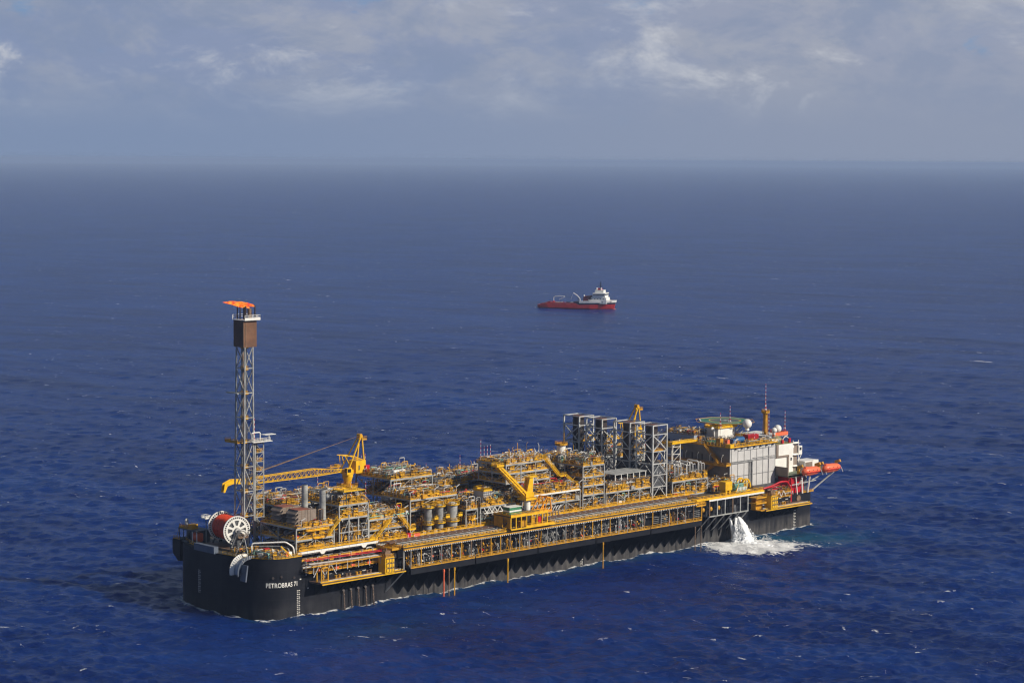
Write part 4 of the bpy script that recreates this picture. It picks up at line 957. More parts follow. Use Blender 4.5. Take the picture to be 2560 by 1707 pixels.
# ------------------------------------------------------------------ hose reel
N = Vector((9.0, 24.2, 26.3)); ax = Vector((0.20, 0.98, 0)).normalized(); u_ = Vector((ax.y, -ax.x, 0)); w_ = Vector((0, 0, 1))
reel = thing('hose_reel', 'huge white flanged reel wound with red hose beside the flare tower', 'hose reel')
def ringplate(mb, c, ri, ro, th, n=48, a0=0, a1=2*math.pi):
    full = abs(a1-a0-2*math.pi) < 1e-6; k = n if full else n+1; vs = []
    for s_ in (0, th):
        for r_ in (ri, ro):
            for i in range(k): a = a0+(a1-a0)*i/n; vs.append(c + ax*s_ + u_*(r_*math.cos(a)) + w_*(r_*math.sin(a)))
    fs = []
    for i in range(n):
        j = (i+1) % k
        fs += [(i, j, k+j, k+i), (2*k+i, 3*k+i, 3*k+j, 2*k+j), (i, 2*k+i, 2*k+j, j), (k+i, k+j, 3*k+j, 3*k+i)]
    mb.add(vs, fs)
def spoke(mb, c, a, r0, r1, w0, w1, th):
    d = u_*math.cos(a) + w_*math.sin(a); e = -u_*math.sin(a) + w_*math.cos(a); o = c + ax*.02
    mb.poly([o+d*r0-e*w0/2, o+d*r1-e*w1/2, o+d*r1+e*w1/2, o+d*r0+e*w0/2], ax*(th-.04))
for c, nm in ((N, 0), (N+ax*12.2, 1)):
    b = MB(); ringplate(b, c, 4.55, 4.9, .35); ringplate(b, c, 3.35, 3.95, .3); ringplate(b, c, .95, 1.65, .3)
    for k in range(36): spoke(b, c, 2*math.pi*k/36, 3.9, 4.6, .22, .22, .25)
    for k in range(8): spoke(b, c, 2*math.pi*(k+.5)/8, 1.6, 3.4, .62, .95, .28)
    f_ = b.build('flange', WHITE, reel)
    b = MB(); ringplate(b, c+ax*.36, .05, 4.5, .08); b.build('back_plate', STEELD, f_)
b = MB(); rings = []
nr_ = 60
for i in range(nr_+1):
    t_ = i/nr_; rad = 4.05 + .17*math.sin(t_*math.pi*2*11) - (.5 if t_ > .93 or t_ < .02 else 0) + .12*math.sin(t_*7)
    rings.append([N + ax*(.6+t_*11.2) + u_*(rad*math.cos(a)) + w_*(rad*math.sin(a)) for a in [2*math.pi*k/40 for k in range(40)]])
b.loft(rings); b.build('wound_hose', HOSE, reel)
b = MB()
for c in (N - ax*.9, N + ax*13.2):
    b.b2((c.x-.5, c.y-.3, 19.8), (c.x+.5, c.y+.3, 26.5)); b.bar(c + Vector((-3.5, 0, -6.5)), c, .3); b.bar(c + Vector((3.5, 0, -6.5)), c, .3)
b.build('stand', STEELD, reel)
b = MB(); q = N - ax*1.0; b.cyl(q, N, .9, 14); b.bend([q, q+Vector((1.8, -.6, .2)), q+Vector((3.4, -.9, -1.5)), q+Vector((3.4, -.9, -5.6)), q+Vector((6, -1.2, -5.8))], .33, 8); b.build('swivel_pipe', PIPE, reel)
b = MB(); b.rail([q+Vector((-.5, -.8, -2.2)), q+Vector((3.2, -1.2, -2.2))], step=1); b.b2((q.x-.6, q.y-1.4, q.z-2.4), (q.x+3.2, q.y-.2, q.z-2.2)); b.build('service_step', PIPEB, reel)
b = MB(); b.b2((4.5, 22.5, 19.85), (14.2, 38.5, 20.6)); b.build('skid', PIPEB, reel)

# ------------------------------------------------------------------ hose chute over the end
ch = thing('hose_chute', 'white ribbed hose chute curving down over the black end of the ship', 'hose chute')
cy0, cy1 = 8.2, 11.2; cxz = (2.3, 15.6); Rc = 4.2
def arcp(a, r_): return (cxz[0] - r_*math.sin(a), cxz[1] + r_*math.cos(a))
na_ = 14; angs = [R(-22)+R(125)*i/na_ for i in range(na_+1)]
b = MB()
for a, c in zip(angs, angs[1:]):
    p, q = arcp(a, Rc), arcp(c, Rc); p2, q2 = arcp(a, Rc-.3), arcp(c, Rc-.3)
    b.add([(p[0], cy0, p[1]), (q[0], cy0, q[1]), (q[0], cy1, q[1]), (p[0], cy1, p[1]), (p2[0], cy0, p2[1]), (q2[0], cy0, q2[1]), (q2[0], cy1, q2[1]), (p2[0], cy1, p2[1])], [(0, 1, 2, 3), (7, 6, 5, 4), (0, 4, 5, 1), (3, 2, 6, 7)], True)
b.build('trough', mat('blue_grey_shade', (0.30, 0.33, 0.38), .5, .2), ch)  # blue grey is shade put into the trough's colour
b = MB(); b.box((-1.2, 6.6, 15.6), (.5, 3.0, 5.4), 0, 0, R(8)); b.build('side_panel', mat('slate_shade', (.1, .12, .155)), ch)  # slate colour carries the shadow on this half of the chute
for yy, nm, fl_ in ((cy1, 'flange_plate', 1.0), (cy0, 'flange_plate', -.5)):
    b = MB()
    for a, c in zip(angs, angs[1:]):
        p, q = arcp(a, Rc-.2), arcp(c, Rc-.2); p2, q2 = arcp(a, Rc+1.1), arcp(c, Rc+1.1); y2 = yy + fl_
        b.add([(p[0], yy, p[1]), (q[0], yy, q[1]), (q2[0], y2, q2[1]), (p2[0], y2, p2[1])], [(0, 1, 2, 3)], True)
    b.build(nm, WHITE if fl_ > 0 else mat('slate_shade', (.1, .12, .155)), ch)  # one flange white, the other with shade put into its colour
b = MB()
for a in angs[3:]:
    p, q = arcp(a, Rc+.1), arcp(a, Rc+1.0); b.bar((p[0], cy1-.12, p[1]), (q[0], cy1+.7, q[1]), .10)
b.build('rib', WHITE, ch)
b = MB()
for a in angs[1:8]:
    p, q = arcp(a, Rc), arcp(a, Rc+1.0); b.bar((p[0], cy0-.1, p[1]), (q[0], cy0-.6, q[1]), .1)
b.build('guide_fin', WHITE, ch)
b = MB(); b.bar((4.5, 12, 20), (3.0, 12, 26), .12); b.bar((1.5, 15, 20), (4.2, 13, 27), .1); b.build('davit', STEEL, ch)

# ------------------------------------------------------------------ gear on the raised end
wh = thing('winch_house', 'dark winch house with yellow gear on its roof at the left end of the ship', 'winch house')
b = MB(); b.b2((4.6, 41, 19.8), (10.5, 52.0, 20.1)); b.b2((4.6, 41, 24.0), (10.5, 52, 24.4)); b.b2((8, 41.5, 20), (10.4, 51.8, 24)); b.build('shelter', STEELD, wh)
for k in range(5): b = MB(); b.bar((4.9, 41.4+k*2.55, 20), (4.9, 41.4+k*2.55, 24.1), .14); b.build('post', WHITE if k < 2 else STEELD, wh)
b = MB(); b.cyl((7, 42.0, 21.9), (7, 45.0, 21.9), 1.6, 16); b.build('orange_drum', ORANGE, wh)
b = MB(); b.rail([(4.8, 44, 24.4), (4.8, 51.5, 24.4), (10, 51.5, 24.4)], toe=.5); b.b2((5.5, 45, 24.4), (8, 47.2, 26)); b.build('roof_gear', YELD, wh)
b = MB(); b.bend([(6, 49.5, 24.4), (6, 49.5, 27), (7.5, 50.5, 27.4), (8, 51, 24.4)], .3, 7); b.bar((7, 48, 24.4), (5.4, 49, 27.2), .18); b.build('roof_pipe', PIPE, wh)
pg = thing('platform_winch', 'small dark winch with yellow guard on the far left corner platform', 'winch', (10, 51.5, 20.4))
b = MB(); b.cyl((-2, -1, 1), (2, -1, 1), .9, 12); b.b2((-2.4, -1.8, 0), (2.4, 0, .5)); b.build('drum', SOOT, pg)
b = MB(); b.rail([(-5.8, 2.7, 0), (-5.8, -1, 0)], step=1.2); b.bar((-5, 2, 0), (-3, 3, 3.5), .06); b.build('guard', YELD, pg)
lm = thing('light_mast', 'short mast crowned by a lamp gallery left of the hose reel', 'mast', (7.2, 39.2, 24.4))
b = MB(); b.bar((0, 0, -4.4), (0, 0, 4.4), .14); b.build('pole', STEEL, lm)
b = MB(); b.b2((-1.2, -1.2, 4.3), (1.2, 1.2, 4.45)); b.rail([(-1.2, -1.2, 4.4), (1.2, -1.2, 4.4), (1.2, 1.2, 4.4), (-1.2, 1.2, 4.4)], closed=True, step=1.2); b.b2((-.9, -1, 4.5), (.9, -.5, 5.2)); b.build('gallery', WHITE, lm)
fd = thing('loading_manifold', 'white loading pipes, red boxes and yellow posts on the raised deck', 'manifold'); rg = random.Random(8)
b = MB(); b.bend([(6.0, 12.0, 20.0), (6.0, 12.0, 23.9), (14.2, 4.4, 24.4), (16.6, 3.4, 22.6), (16.8, 3.0, 19.9)], .27, 9); b.build('white_pipe', WHITE, fd)
b = MB(); b.bend([(9, 16, 20), (9, 16, 22), (15, 8, 22.3), (15.2, 4, 22), (15.4, 4, 19.9)], .28, 8); b.build('grey_pipe', PIPEG, fd)
for (x, y, d_, mm) in ((10, 9.5, (2.0, 1.6, 2.4), RED), (11.8, 8, (1.3, 1.1, 1.8), RED), (13.6, 3.2, (1.1, 1, 1.6), ORANGE), (15.6, 4.2, (1.3, 1.2, 1.3), WHITE), (14.2, 6.4, (1.0, 1.0, 2.6), STEEL)):
    b = MB(); b.box((x, y, 19.8+d_[2]/2), d_); b.build('deck_box', mm, fd)
b = MB(); b.bar((11.5, 3.5, 23.4), (14.8, 2.2, 19.9), .22); b.build('yellow_post', YELC, fd)
b = MB(); b.bar((8.5, 4, 22.8), (11, 2.6, 19.9), .12); b.bar((8.5, 4, 22.8), (8.0, 2.6, 19.9), .12); b.build('white_frame', WHITE, fd)
clutter(fd, rg, 5, 13, 2.0, 14, 19.9, 2.4, 16)
clutter(fd, rg, 4, 9, 14, 22, 19.9, 2.2, 10)
b = MB(); b.add([(8, 1.2, 19.87), (17, .6, 19.87), (17, 6, 19.87), (9, 5, 19.87)], [(0, 1, 2, 3)]); b.build('deck_mat', mat('tan_deck', (.30, .26, .15), .7, .4, .5), fd)

# ------------------------------------------------------------------ cranes
def lattice(mb, p0, p1, w0, h0, w1, h1, n, r=.12, side=Vector((0, 1, 0))):
    """box lattice boom; w across, h upright, from p0 to p1"""
    p0, p1 = Vector(p0), Vector(p1); d = (p1-p0).normalized(); upv = side.cross(d) if abs(side.cross(d).z) > 0 else Vector((0, 0, 1)); upv = upv if upv.z > 0 else -upv
    st = []
    for i in range(n+1):
        t = i/n; c = p0.lerp(p1, t); ww = w0+(w1-w0)*t; hh = h0+(h1-h0)*t
        st.append([c+side*(ww/2*sx_)+upv*(hh/2*sz_) for sx_, sz_ in ((-1, -1), (1, -1), (1, 1), (-1, 1))])
    for a, c in zip(st, st[1:]):
        for k in range(4):
            mb.bar(a[k], c[k], r*1.3); mb.bar(a[k], c[(k+1) % 4], r*.6); mb.bar(c[k], c[(k+1) % 4], r*.6)
    return st
def big_crane(x, y, zb, name, label, boom_len, boom_dir=-1, full=True):
    t = thing(name, label, 'crane', (x, y, 0), 0 if boom_dir < 0 else math.pi)
    b = MB(); b.cyl((0, 0, 14), (0, 0, zb-1.6), 1.5, 16); b.build('pedestal', YELD, t)
    b = MB(); b.cone((0, 0, zb-1.6), (0, 0, zb), 1.5, 2.0, 16); b.cyl((0, 0, zb), (0, 0, zb+.9), 2.0, 16); b.build('slew_ring', YELC, t)
    b = MB(); n = 12; ring = [(4.0*math.cos(2*math.pi*k/n), 4.0*math.sin(2*math.pi*k/n), zb-3.4) for k in range(n)]; b.poly([(p[0], p[1], p[2]-.2) for p in ring], (0, 0, .2)); b.rail(ring, closed=True, toe=.3); b.build('ring_platform', YELD, t)
    b = MB(); b.b2((-1.8, -2.0, zb+.9), (1.2, 2.0, zb+2.6)); b.b2((2.2, -2.2, zb+1.0), (6.8, 2.2, zb+5.6)); b.build('machine_house', YELC, t)
    b = MB(); b.b2((3.4, -2.3, zb+2.2), (3.9, -2.2, zb+3.9)); b.build('door', STEELD, t)
    b = MB(); b.b2((-2.8, -3.2, zb+1.0), (-.6, -1.7, zb+3.5)); c_ = b.build('cab', YELC, t)
    b = MB(); b.b2((-2.9, -3.1, zb+1.9), (-2.79, -1.8, zb+3.2)); b.b2((-2.6, -3.26, zb+1.9), (-1.0, -3.19, zb+3.2)); b.build('cab_glass', GLASS, c_)
    b = MB(); b.rail([(6.8, -3.2, zb+1), (8.2, -3.2, zb+1), (8.2, 3, zb+1)], toe=.5, step=1.2); b.b2((6.2, -3.2, zb+.8), (8.2, 3, zb+1)); b.build('back_walkway', YELC, t)
    ap = Vector((6.0, 0, zb+14.3)); b = MB()
    for s_ in (-1, 1):
        b.bar((6.2, s_*1.9, zb+5.4), ap+Vector((.2, s_*.7, 0)), .24); b.bar((-1.5, s_*2.2, zb+2.4), ap+Vector((-.2, s_*.7, 0)), .24)
        b.bar((1.6, s_*1.7, zb+7.4), (6.0, s_*1.8, zb+5.6), .15)
    b.bar((1.6, -1.7, zb+7.4), (1.6, 1.7, zb+7.4), .16)
    b.bar((-3.6, -1.7, zb+8.0), (1.5, -1.7, zb+7.5), .15); b.bar((-3.6, 1.7, zb+8.0), (1.5, 1.7, zb+7.5), .15); b.bar((-2.6, -1.7, zb+7.9), (-.8, -1.7, zb+5.0), .13); b.bar((-1.4, 1.7, zb+7.9), (-.4, 1.7, zb+4.6), .13); b.bar((-2.4, 1.7, zb+7.9), (-2.2, 1.7, zb+5.2), .12)
    b.build('a_frame', YELC, t)
    b = MB(); b.cyl(ap+Vector((-.3, -.9, .2)), ap+Vector((-.3, .9, .2)), .7, 12); b.b2((ap.x+.2, -1.2, ap.z-1.5), (ap.x+2.2, 1.2, ap.z-1.3)); b.rail([(ap.x+.3, -1.2, ap.z-1.3), (ap.x+2.2, -1.2, ap.z-1.3), (ap.x+2.2, 1.2, ap.z-1.3)], step=1, toe=.3); b.build('head_sheave', YELD, t)
    if full:
        e = -boom_len; zc = zb+2.6
        b = MB(); lattice(b, (-2.0, 0, zc-.2), (-16, 0, zc+.3), 1.6, .6, 2.2, 2.6, 9, .1); lattice(b, (-16, 0, zc+.3), (e+9, 0, zc), 2.2, 2.6, 2.0, 2.0, 14, .1)
        b.build('boom', YELC, t)
        b = MB()
        for s_ in (-1, 1):
            pts = [(e+10, s_*1.0, zc-.9), (e+10, s_*1.0, zc+1.0), (e+2.5, s_*.9, zc+1.3), (e-.6, s_*.8, zc+.2), (e-1.2, s_*.8, zc-2.9), (e-.5, s_*.8, zc-2.9), (e+.6, s_*.8, zc-.8), (e+3, s_*.9, zc-.2)]
            b.poly(pts, (0, .25*-s_, 0))
        b.b2((e+3, -.9, zc+.9), (e+10, .9, zc+1.15)); b.build('boom_tip', YELC, t)
        for k in range(4):
            b = MB(); b.cyl(ap+Vector((-.4, -.5+.33*k, .3-.12*k)), (e+8, -.8+.5*k, zc+1.7), .06, 5); b.build('pendant_rope', PIPEB, t)
        b = MB(); b.cyl((-5, -1, zc+1.6), (-5, 1, zc+1.6), .7, 10); b.b2((-9, -1.2, zc+1.3), (-4, 1.2, zc+1.4)); b.rail([(-9, -1.2, zc+1.4), (-4, -1.2, zc+1.4)]); b.build('boom_walkway', YELD, t)
    else:
        b = MB(); lattice(b, (-2.0, 0, zb+2.2), (-24, 0, zb+4), 1.6, .6, 2, 2, 9); b.build('boom', YELC, t)
    return t
big_crane(77.8, 49.6, 35.2, 'lattice_crane', 'tall yellow lattice boom crane on the far side, boom lying towards the flare tower', 55)
big_crane(226.5, 49.5, 35.0, 'lattice_crane', 'yellow crane whose top alone shows behind the exhaust towers', 20, full=False)
# pedestal crane on the near side
cr = thing('pedestal_crane', 'yellow pedestal crane with its boom raised to the left over the near side', 'crane', (120.2, -1.0, 0))
b = MB(); b.cyl((0, 0, 20), (0, 0, 28.2), 1.15, 18); b.build('pedestal', WHITE, cr)
b = MB(); b.cyl((0, 0, 28.2), (0, 0, 30.6), 1.7, 16); b.b2((-2.3, -1.8, 28.8), (1.6, 1.6, 30.8)); b.build('slew_ring', YELC, cr)
b = MB(); b.rail([(-3, -2.4, 28.4), (2.4, -2.4, 28.4), (2.4, 2, 28.4), (-3, 2, 28.4)], closed=True, toe=.6, step=1.3); b.b2((-3, -2.4, 28.2), (2.4, 2, 28.4)); b.build('ring_platform', YELC, cr)
b = MB(); b.poly([(-1.4, -1.2, 30.6), (1.6, -1.2, 30.6), (1.9, -1.2, 36.2), (.2, -1.2, 36.4)], (0, .5, 0)); b.poly([(-1.4, .7, 30.6), (1.6, .7, 30.6), (1.9, .7, 36.2), (.2, .7, 36.4)], (0, .5, 0)); b.b2((.3, -.9, 33.5), (1.9, .9, 36.2)); b.b2((-.4, -1.6, 36.2), (3.2, 1.6, 36.4)); b.rail([(-.4, -1.6, 36.4), (3.2, -1.6, 36.4), (3.2, 1.6, 36.4)], toe=.5, step=1); b.build('king_post', YELC, cr)
tip = Vector((-15.2, 0, 42.0)); hb_ = Vector((-1.2, 0, 29.8)); b = MB()
lattice(b, hb_, tip, 2.3, 1.4, 1.6, 1.1, 9, .14); 
for s_ in (-1, 1): b.bar(hb_+Vector((0, s_*1.0, .6)), tip+Vector((0, s_*.75, .45)), .36)
b.build('boom', YELC, cr)
b = MB(); b.b2((tip.x-1.5, -1.5, tip.z-.5), (tip.x+2.2, 1.5, tip.z-.3)); b.rail([(tip.x-1.5, -1.5, tip.z-.3), (tip.x+2.2, -1.5, tip.z-.3), (tip.x+2.2, 1.5, tip.z-.3), (tip.x-1.5, 1.5, tip.z-.3)], closed=True, toe=.5, step=1); b.build('tip_platform', YELC, cr)
# yellow two storey crane landing under it
cl = thing('crane_landing', 'two storey yellow landing below the pedestal crane on the balcony deck', 'landing')
b = MB(); b.b2((105, -8.4, 19.5), (127, 0.5, 19.9)); b.b2((105, -8.2, 24.0), (123.5, 0.5, 24.4)); b.build('floor', DECKG, cl)
b = MB(); b.b2((105, -8.5, 23.9), (123.5, -8.2, 24.4)); b.b2((105, -8.5, 19.4), (127, -8.4, 19.9)); b.build('edge_plate', YELC, cl)
for k in range(8):
    for y in (-8.2, .2): b = MB(); b.b2((105.1+k*2.6-.16, y-.16, 19.9), (105.1+k*2.6+.16, y+.16, 24)); b.build('post', YELC, cl)
b = MB(); b.poly([(104.9, -8.3, 19.9), (104.9, -4.5, 19.9), (104.9, -6.6, 21.5), (104.9, -6.6, 23), (104.9, -4.0, 24.0), (104.9, -8.3, 24.0)], (.3, 0, 0)); b.b2((104.9, -4.2, 20), (105.1, .3, 24)); b.build('end_plate', YELD, cl)
b = MB(); b.rail([(105, .4, 24.4), (105, -8.3, 24.4), (123.4, -8.3, 24.4)], toe=.45, r=.07); b.rail([(113, -8.3, 19.9), (127, -8.3, 19.9), (127, .3, 19.9)], toe=.45); b.build('railing', YEL, cl)
b = MB(); b.b2((110.5, -7.6, 20), (113.5, -6, 22)); b.b2((116.5, -7.6, 20), (118, -6, 22.4)); b.build('locker', YELD, cl)
b = MB(); b.box((119.8, -7.4, 21.6), (1.5, 1.2, 2.4)); b.build('fire_cabinet', RED, cl)
gn = thing('generator_box', 'green generator box with a white roof on the yellow crane landing', 'generator', (107.0, -5.6, 24.4))
b = MB(); b.b2((0, 0, 0), (6, 3.6, 1.0)); b.b2((0.1, .1, 1.5), (5.9, 3.5, 2.6)); b.build('case', GREEN, gn)
b = MB(); b.b2((.05, .05, 1.0), (5.95, 3.55, 1.5)); b.b2((-.1, -.1, 2.6), (6.1, 3.7, 2.75)); b.build('white_roof', WHITE, gn)
b = MB()
for y in (-6.5, -2.5):
    b.bar((121, y, 24.4), (125.0, y, 29.4), .22); b.bar((127, y, 24.4), (126.4, y, 28.8), .22); b.bar((124.8, y, 29.3), (127.6, y, 28.4), .24); b.bar((121, y, 24.4), (127, y, 24.4), .22); b.bar((125.4, y, 29), (123.6, y, 24.4), .15)
b.bar((125, -6.5, 29.3), (125, -2.5, 29.3), .2); b.bar((127.3, -6.5, 28.5), (127.3, -2.5, 28.5), .2); b.b2((121, -6.6, 23.8), (127.4, -2.4, 24.3))
tag(b.build('boom_rest', mat('orange_yellow', (.78, .30, .012), .45, .25)), 'orange yellow frame standing right of the pedestal crane', 'frame')
# ------------------------------------------------------------------ accommodation and its roof
ac = thing('accommodation_block', 'large pale grey panelled accommodation block with yellow walkways', 'accommodation')
b = MB(); b.b2((243.2, 8.0, 18.5), (271.6, 33.5, 35.0)); b.build('wall', PANEL, ac)
b = MB()
for k in range(8): x = 244.0 + k*3.95; b.b2((x-.07, 7.9, 18.6), (x+.07, 8.0, 34.6))
for z in (23.2, 29.2): b.b2((243.2, 7.86, z), (271.6, 7.99, z+.14))
b.build('panel_seam', STEELD, ac)
b = MB(); b.b2((243.3, 7.5, 28.6), (257.0, 7.85, 29.1)); b.b2((256.4, 7.5, 18.6), (257.0, 7.85, 28.7)); b.b2((254.9, 7.6, 18.6), (255.3, 7.85, 28.4)); b.build('cable_tray', PIPEG, ac)
b = MB(); b.b2((257.3, 7.6, 29.9), (271.6, 7.85, 30.1)); b.b2((257.3, 7.6, 28.9), (271.6, 7.85, 29.05)); b.b2((267.2, 7.6, 18.6), (267.5, 7.85, 34)); b.b2((248, 7.6, 33.6), (271, 7.85, 33.75)); b.build('wall_pipe', PIPE, ac)
for k in range(7): b = MB(); b.b2((246+k*3.9, 7.2, 34.2), (246.6+k*3.9, 8, 35.0)); b.build('eave_lamp', STEELD, ac)
b = MB(); b.b2((242.4, 7.2, 35.0), (272.2, 34, 35.4)); b.build('roof', DECKG, ac)
b = MB(); b.rail([(242.5, 33.8, 35.4), (242.5, 7.3, 35.4), (272, 7.3, 35.4)], h=1.3, r=.07, step=1.8, toe=.25); b.b2((242.3, 7.1, 35.15), (272.2, 7.3, 35.4)); b.b2((242.2, 7.2, 35.15), (242.45, 34, 35.4)); b.build('roof_railing', YEL, ac)
b = MB(); b.b2((241.9, 6.8, 35.2), (244.2, 9.5, 36.7)); b.build('corner_basket', YELC, ac)
for z in (22.6, 28.2):
    b = MB(); b.b2((240.2, 7.4, z-.25), (243.1, 40, z)); b.b2((240.1, 7.3, z-.45), (240.3, 40, z+.5)); b.rail([(243, 7.4, z), (240.2, 7.4, z), (240.2, 40, z)], toe=.5, r=.07); b.build('walkway', YELD, ac)
b = MB(); b.stairs((241.6, 12, 28.2), (241.6, 20, 35.2), 1.6); b.stairs((241.6, 22, 22.6), (241.6, 14, 28.2), 1.6); b.build('stairway', YELD, ac)
b = MB(); rg = random.Random(3)
for k in range(4): b.b2((243.0, 11.5+k*5.4, 29.0), (243.15, 12.4+k*5.4, 31.0+rg.random()))
b.build('wall_fitting', STEELD, ac)
b = MB(); b.b2((243.05, 8.1, 18.5), (243.19, 33.4, 34.7)); b.build('shade_sheet', mat('grey_shade_sheet', (.20, .205, .21), .6, .2, .3), ac)  # darker grey sheet: the shade on this end face put into colour
for k in range(4): flood((240.3, 10+k*6.5, 29.5), (-.2, -.7, .8)).build('flood_lamp', WHITE, ac)
an = thing('annex_block', 'blue grey shaded annex behind the left side of the accommodation block', 'annex')
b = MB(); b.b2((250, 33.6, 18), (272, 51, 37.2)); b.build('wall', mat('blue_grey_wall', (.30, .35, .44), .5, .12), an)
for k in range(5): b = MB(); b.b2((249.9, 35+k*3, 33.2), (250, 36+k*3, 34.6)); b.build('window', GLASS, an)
b = MB(); b.rail([(249, 51, 31.6), (249, 33.8, 31.6)], toe=.6, r=.08); b.b2((248.6, 33.8, 31.2), (250, 51, 31.6)); b.build('walkway', YELC, an)
b = MB(); b.rail([(250, 51, 37.2), (250, 33.6, 37.2), (260, 33.6, 37.2)], toe=.2); b.build('roof_railing', PIPEB, an)
rg = random.Random(14); clutter(an, rg, 250.5, 260, 34, 50, 37.2, 2.2, 14); lamps(an, rg, 250.5, 258, 34, 50, 37.2, 4)
lt = thing('landing_tower', 'white framed landing tower with a yellow top left of the accommodation block', 'tower')
for x in (228.5, 233.0):
    for y in (26, 30.5): b = MB(); b.b2((x-.14, y-.14, 20), (x+.14, y+.14, 36.2)); b.build('leg', WHITE, lt)
b = MB()
for k in range(5):
    z = 23+k*3.0; b.bar((228.5, 26, z), (233, 26, z), .11); b.bar((228.5, 26, z), (233, 26, z+3), .08); b.bar((228.5, 26, z), (228.5, 30.5, z), .11)
b.build('brace', WHITE, lt)
b = MB(); b.b2((227.5, 25.4, 36.2), (243, 31, 36.5)); b.rail([(227.5, 31, 36.5), (227.5, 25.4, 36.5), (243, 25.4, 36.5)], toe=.6, r=.08); b.build('bridge_deck', YELC, lt)
# roof things
RZ = 35.4
rh = thing('roof_house', 'white walled roof house with a yellow railed top in front of the helideck', 'roof house')
b = MB(); b.b2((257.2, 26.6, RZ), (267.8, 33, 40.2)); b.build('wall', WHITE, rh)
b = MB(); b.b2((257.1, 26.7, RZ), (257.19, 32.9, 40.1)); b.b2((258.4, 26.5, 36), (258.55, 26.59, 40)); b.b2((266.6, 26.5, 36), (266.75, 26.59, 40)); b.build('end_wall', PANEL, rh)
b = MB(); b.b2((256.4, 25.9, 40.2), (268.6, 33.6, 40.45)); b.rail([(256.5, 26, 40.45), (268.5, 26, 40.45), (268.5, 33.5, 40.45), (256.5, 33.5, 40.45)], closed=True, toe=.5, r=.08); b.build('top_deck', YELC, rh)
b = MB(); b.bend([(256.2, 28, RZ), (256.2, 28, 40.0), (255.0, 28, 40.6), (254.4, 28, 39.8)], .45, 9); b.build('vent_pipe', WHITE, rh)
hd = thing('helideck', 'green eight sided helideck with a yellow ring above the accommodation', 'helideck', (271.2, 35.0, 41.8))
b = MB(); n = 8; ring = [(11.6*math.cos(2*math.pi*(k+.5)/n), 11.6*math.sin(2*math.pi*(k+.5)/n), -.5) for k in range(n)]; b.poly(ring, (0, 0, .5)); b.build('deck', GREEN, hd)
b = MB()
def flatring(mb, ri, ro, z, n=40, sq=None):
    vs = []
    for r_ in (ri, ro):
        for k in range(n): a = 2*math.pi*(k+(.5 if n == 8 else 0))/n; vs.append((r_*math.cos(a), r_*math.sin(a), z))
    mb.add(vs, [(k, n+k, n+(k+1) % n, (k+1) % n) for k in range(n)])
flatring(b, 6.3, 6.9, .012); b.build('yellow_ring', YELC, hd)
b = MB(); flatring(b, 11.0, 11.5, .012, 8); b.build('white_edge', WHITE, hd)
b = MB(); b.add([(6.2*math.cos(2*math.pi*k/32), 6.2*math.sin(2*math.pi*k/32), .008) for k in range(32)], [tuple(range(32))]); b.build('grey_centre', mat('grey_deck', (.10, .13, .13), .7, .3), hd)
b = MB()
for s_ in (-1.1, 1.1): b.b2((s_-.22, -1.7, .02), (s_+.22, 1.7, .024))
b.b2((-.9, -.22, .02), (.9, .22, .024)); b.build('landing_letter', WHITE, hd)
b = MB(); n = 8; r2 = [(13.0*math.cos(2*math.pi*(k+.5)/n), 13.0*math.sin(2*math.pi*(k+.5)/n), -.1) for k in range(n)]
for k in range(n): b.bar(r2[k], r2[(k+1) % n], .08); b.bar(ring[k], r2[k], .08)
b.build('safety_net', YELD, hd)
b = MB()
for k in range(8): a = 2*math.pi*(k+.5)/8; b.bar((9*math.cos(a), 9*math.sin(a), -.5), (5*math.cos(a), 5*math.sin(a), -5), .2)
b.build('strut', STEEL, hd)
rc = thing('red_container', 'dark red container near the middle of the accommodation roof', 'container', (261.0, 13.5, RZ))
b = MB(); b.b2((0, 0, .1), (6.4, 2.8, 3.0)); b.build('body', RED, rc)
b = MB()
for k in range(9): b.b2((.4+k*.68, -.07, .3), (.6+k*.68, -.01, 2.9))
b.build('corrugation', mat('dark_red', (.25, .01, .015), .5), rc)
b = MB(); b.b2((-.06, -.02, 0), (.12, 2.9, 3.1)); b.b2((6.3, -.05, 0), (6.46, 2.85, 3.1)); b.build('end_frame', RED, rc)
b = MB(); b.bar((2.5, -1.2, 0), (2.5, -1.2, 4.2), .09); tag(b.build('striped_post', STRIPE), 'short red and white striped post in front of the red container', 'post'); bpy.data.objects['striped_post'].location = (261.0, 13.5, RZ)
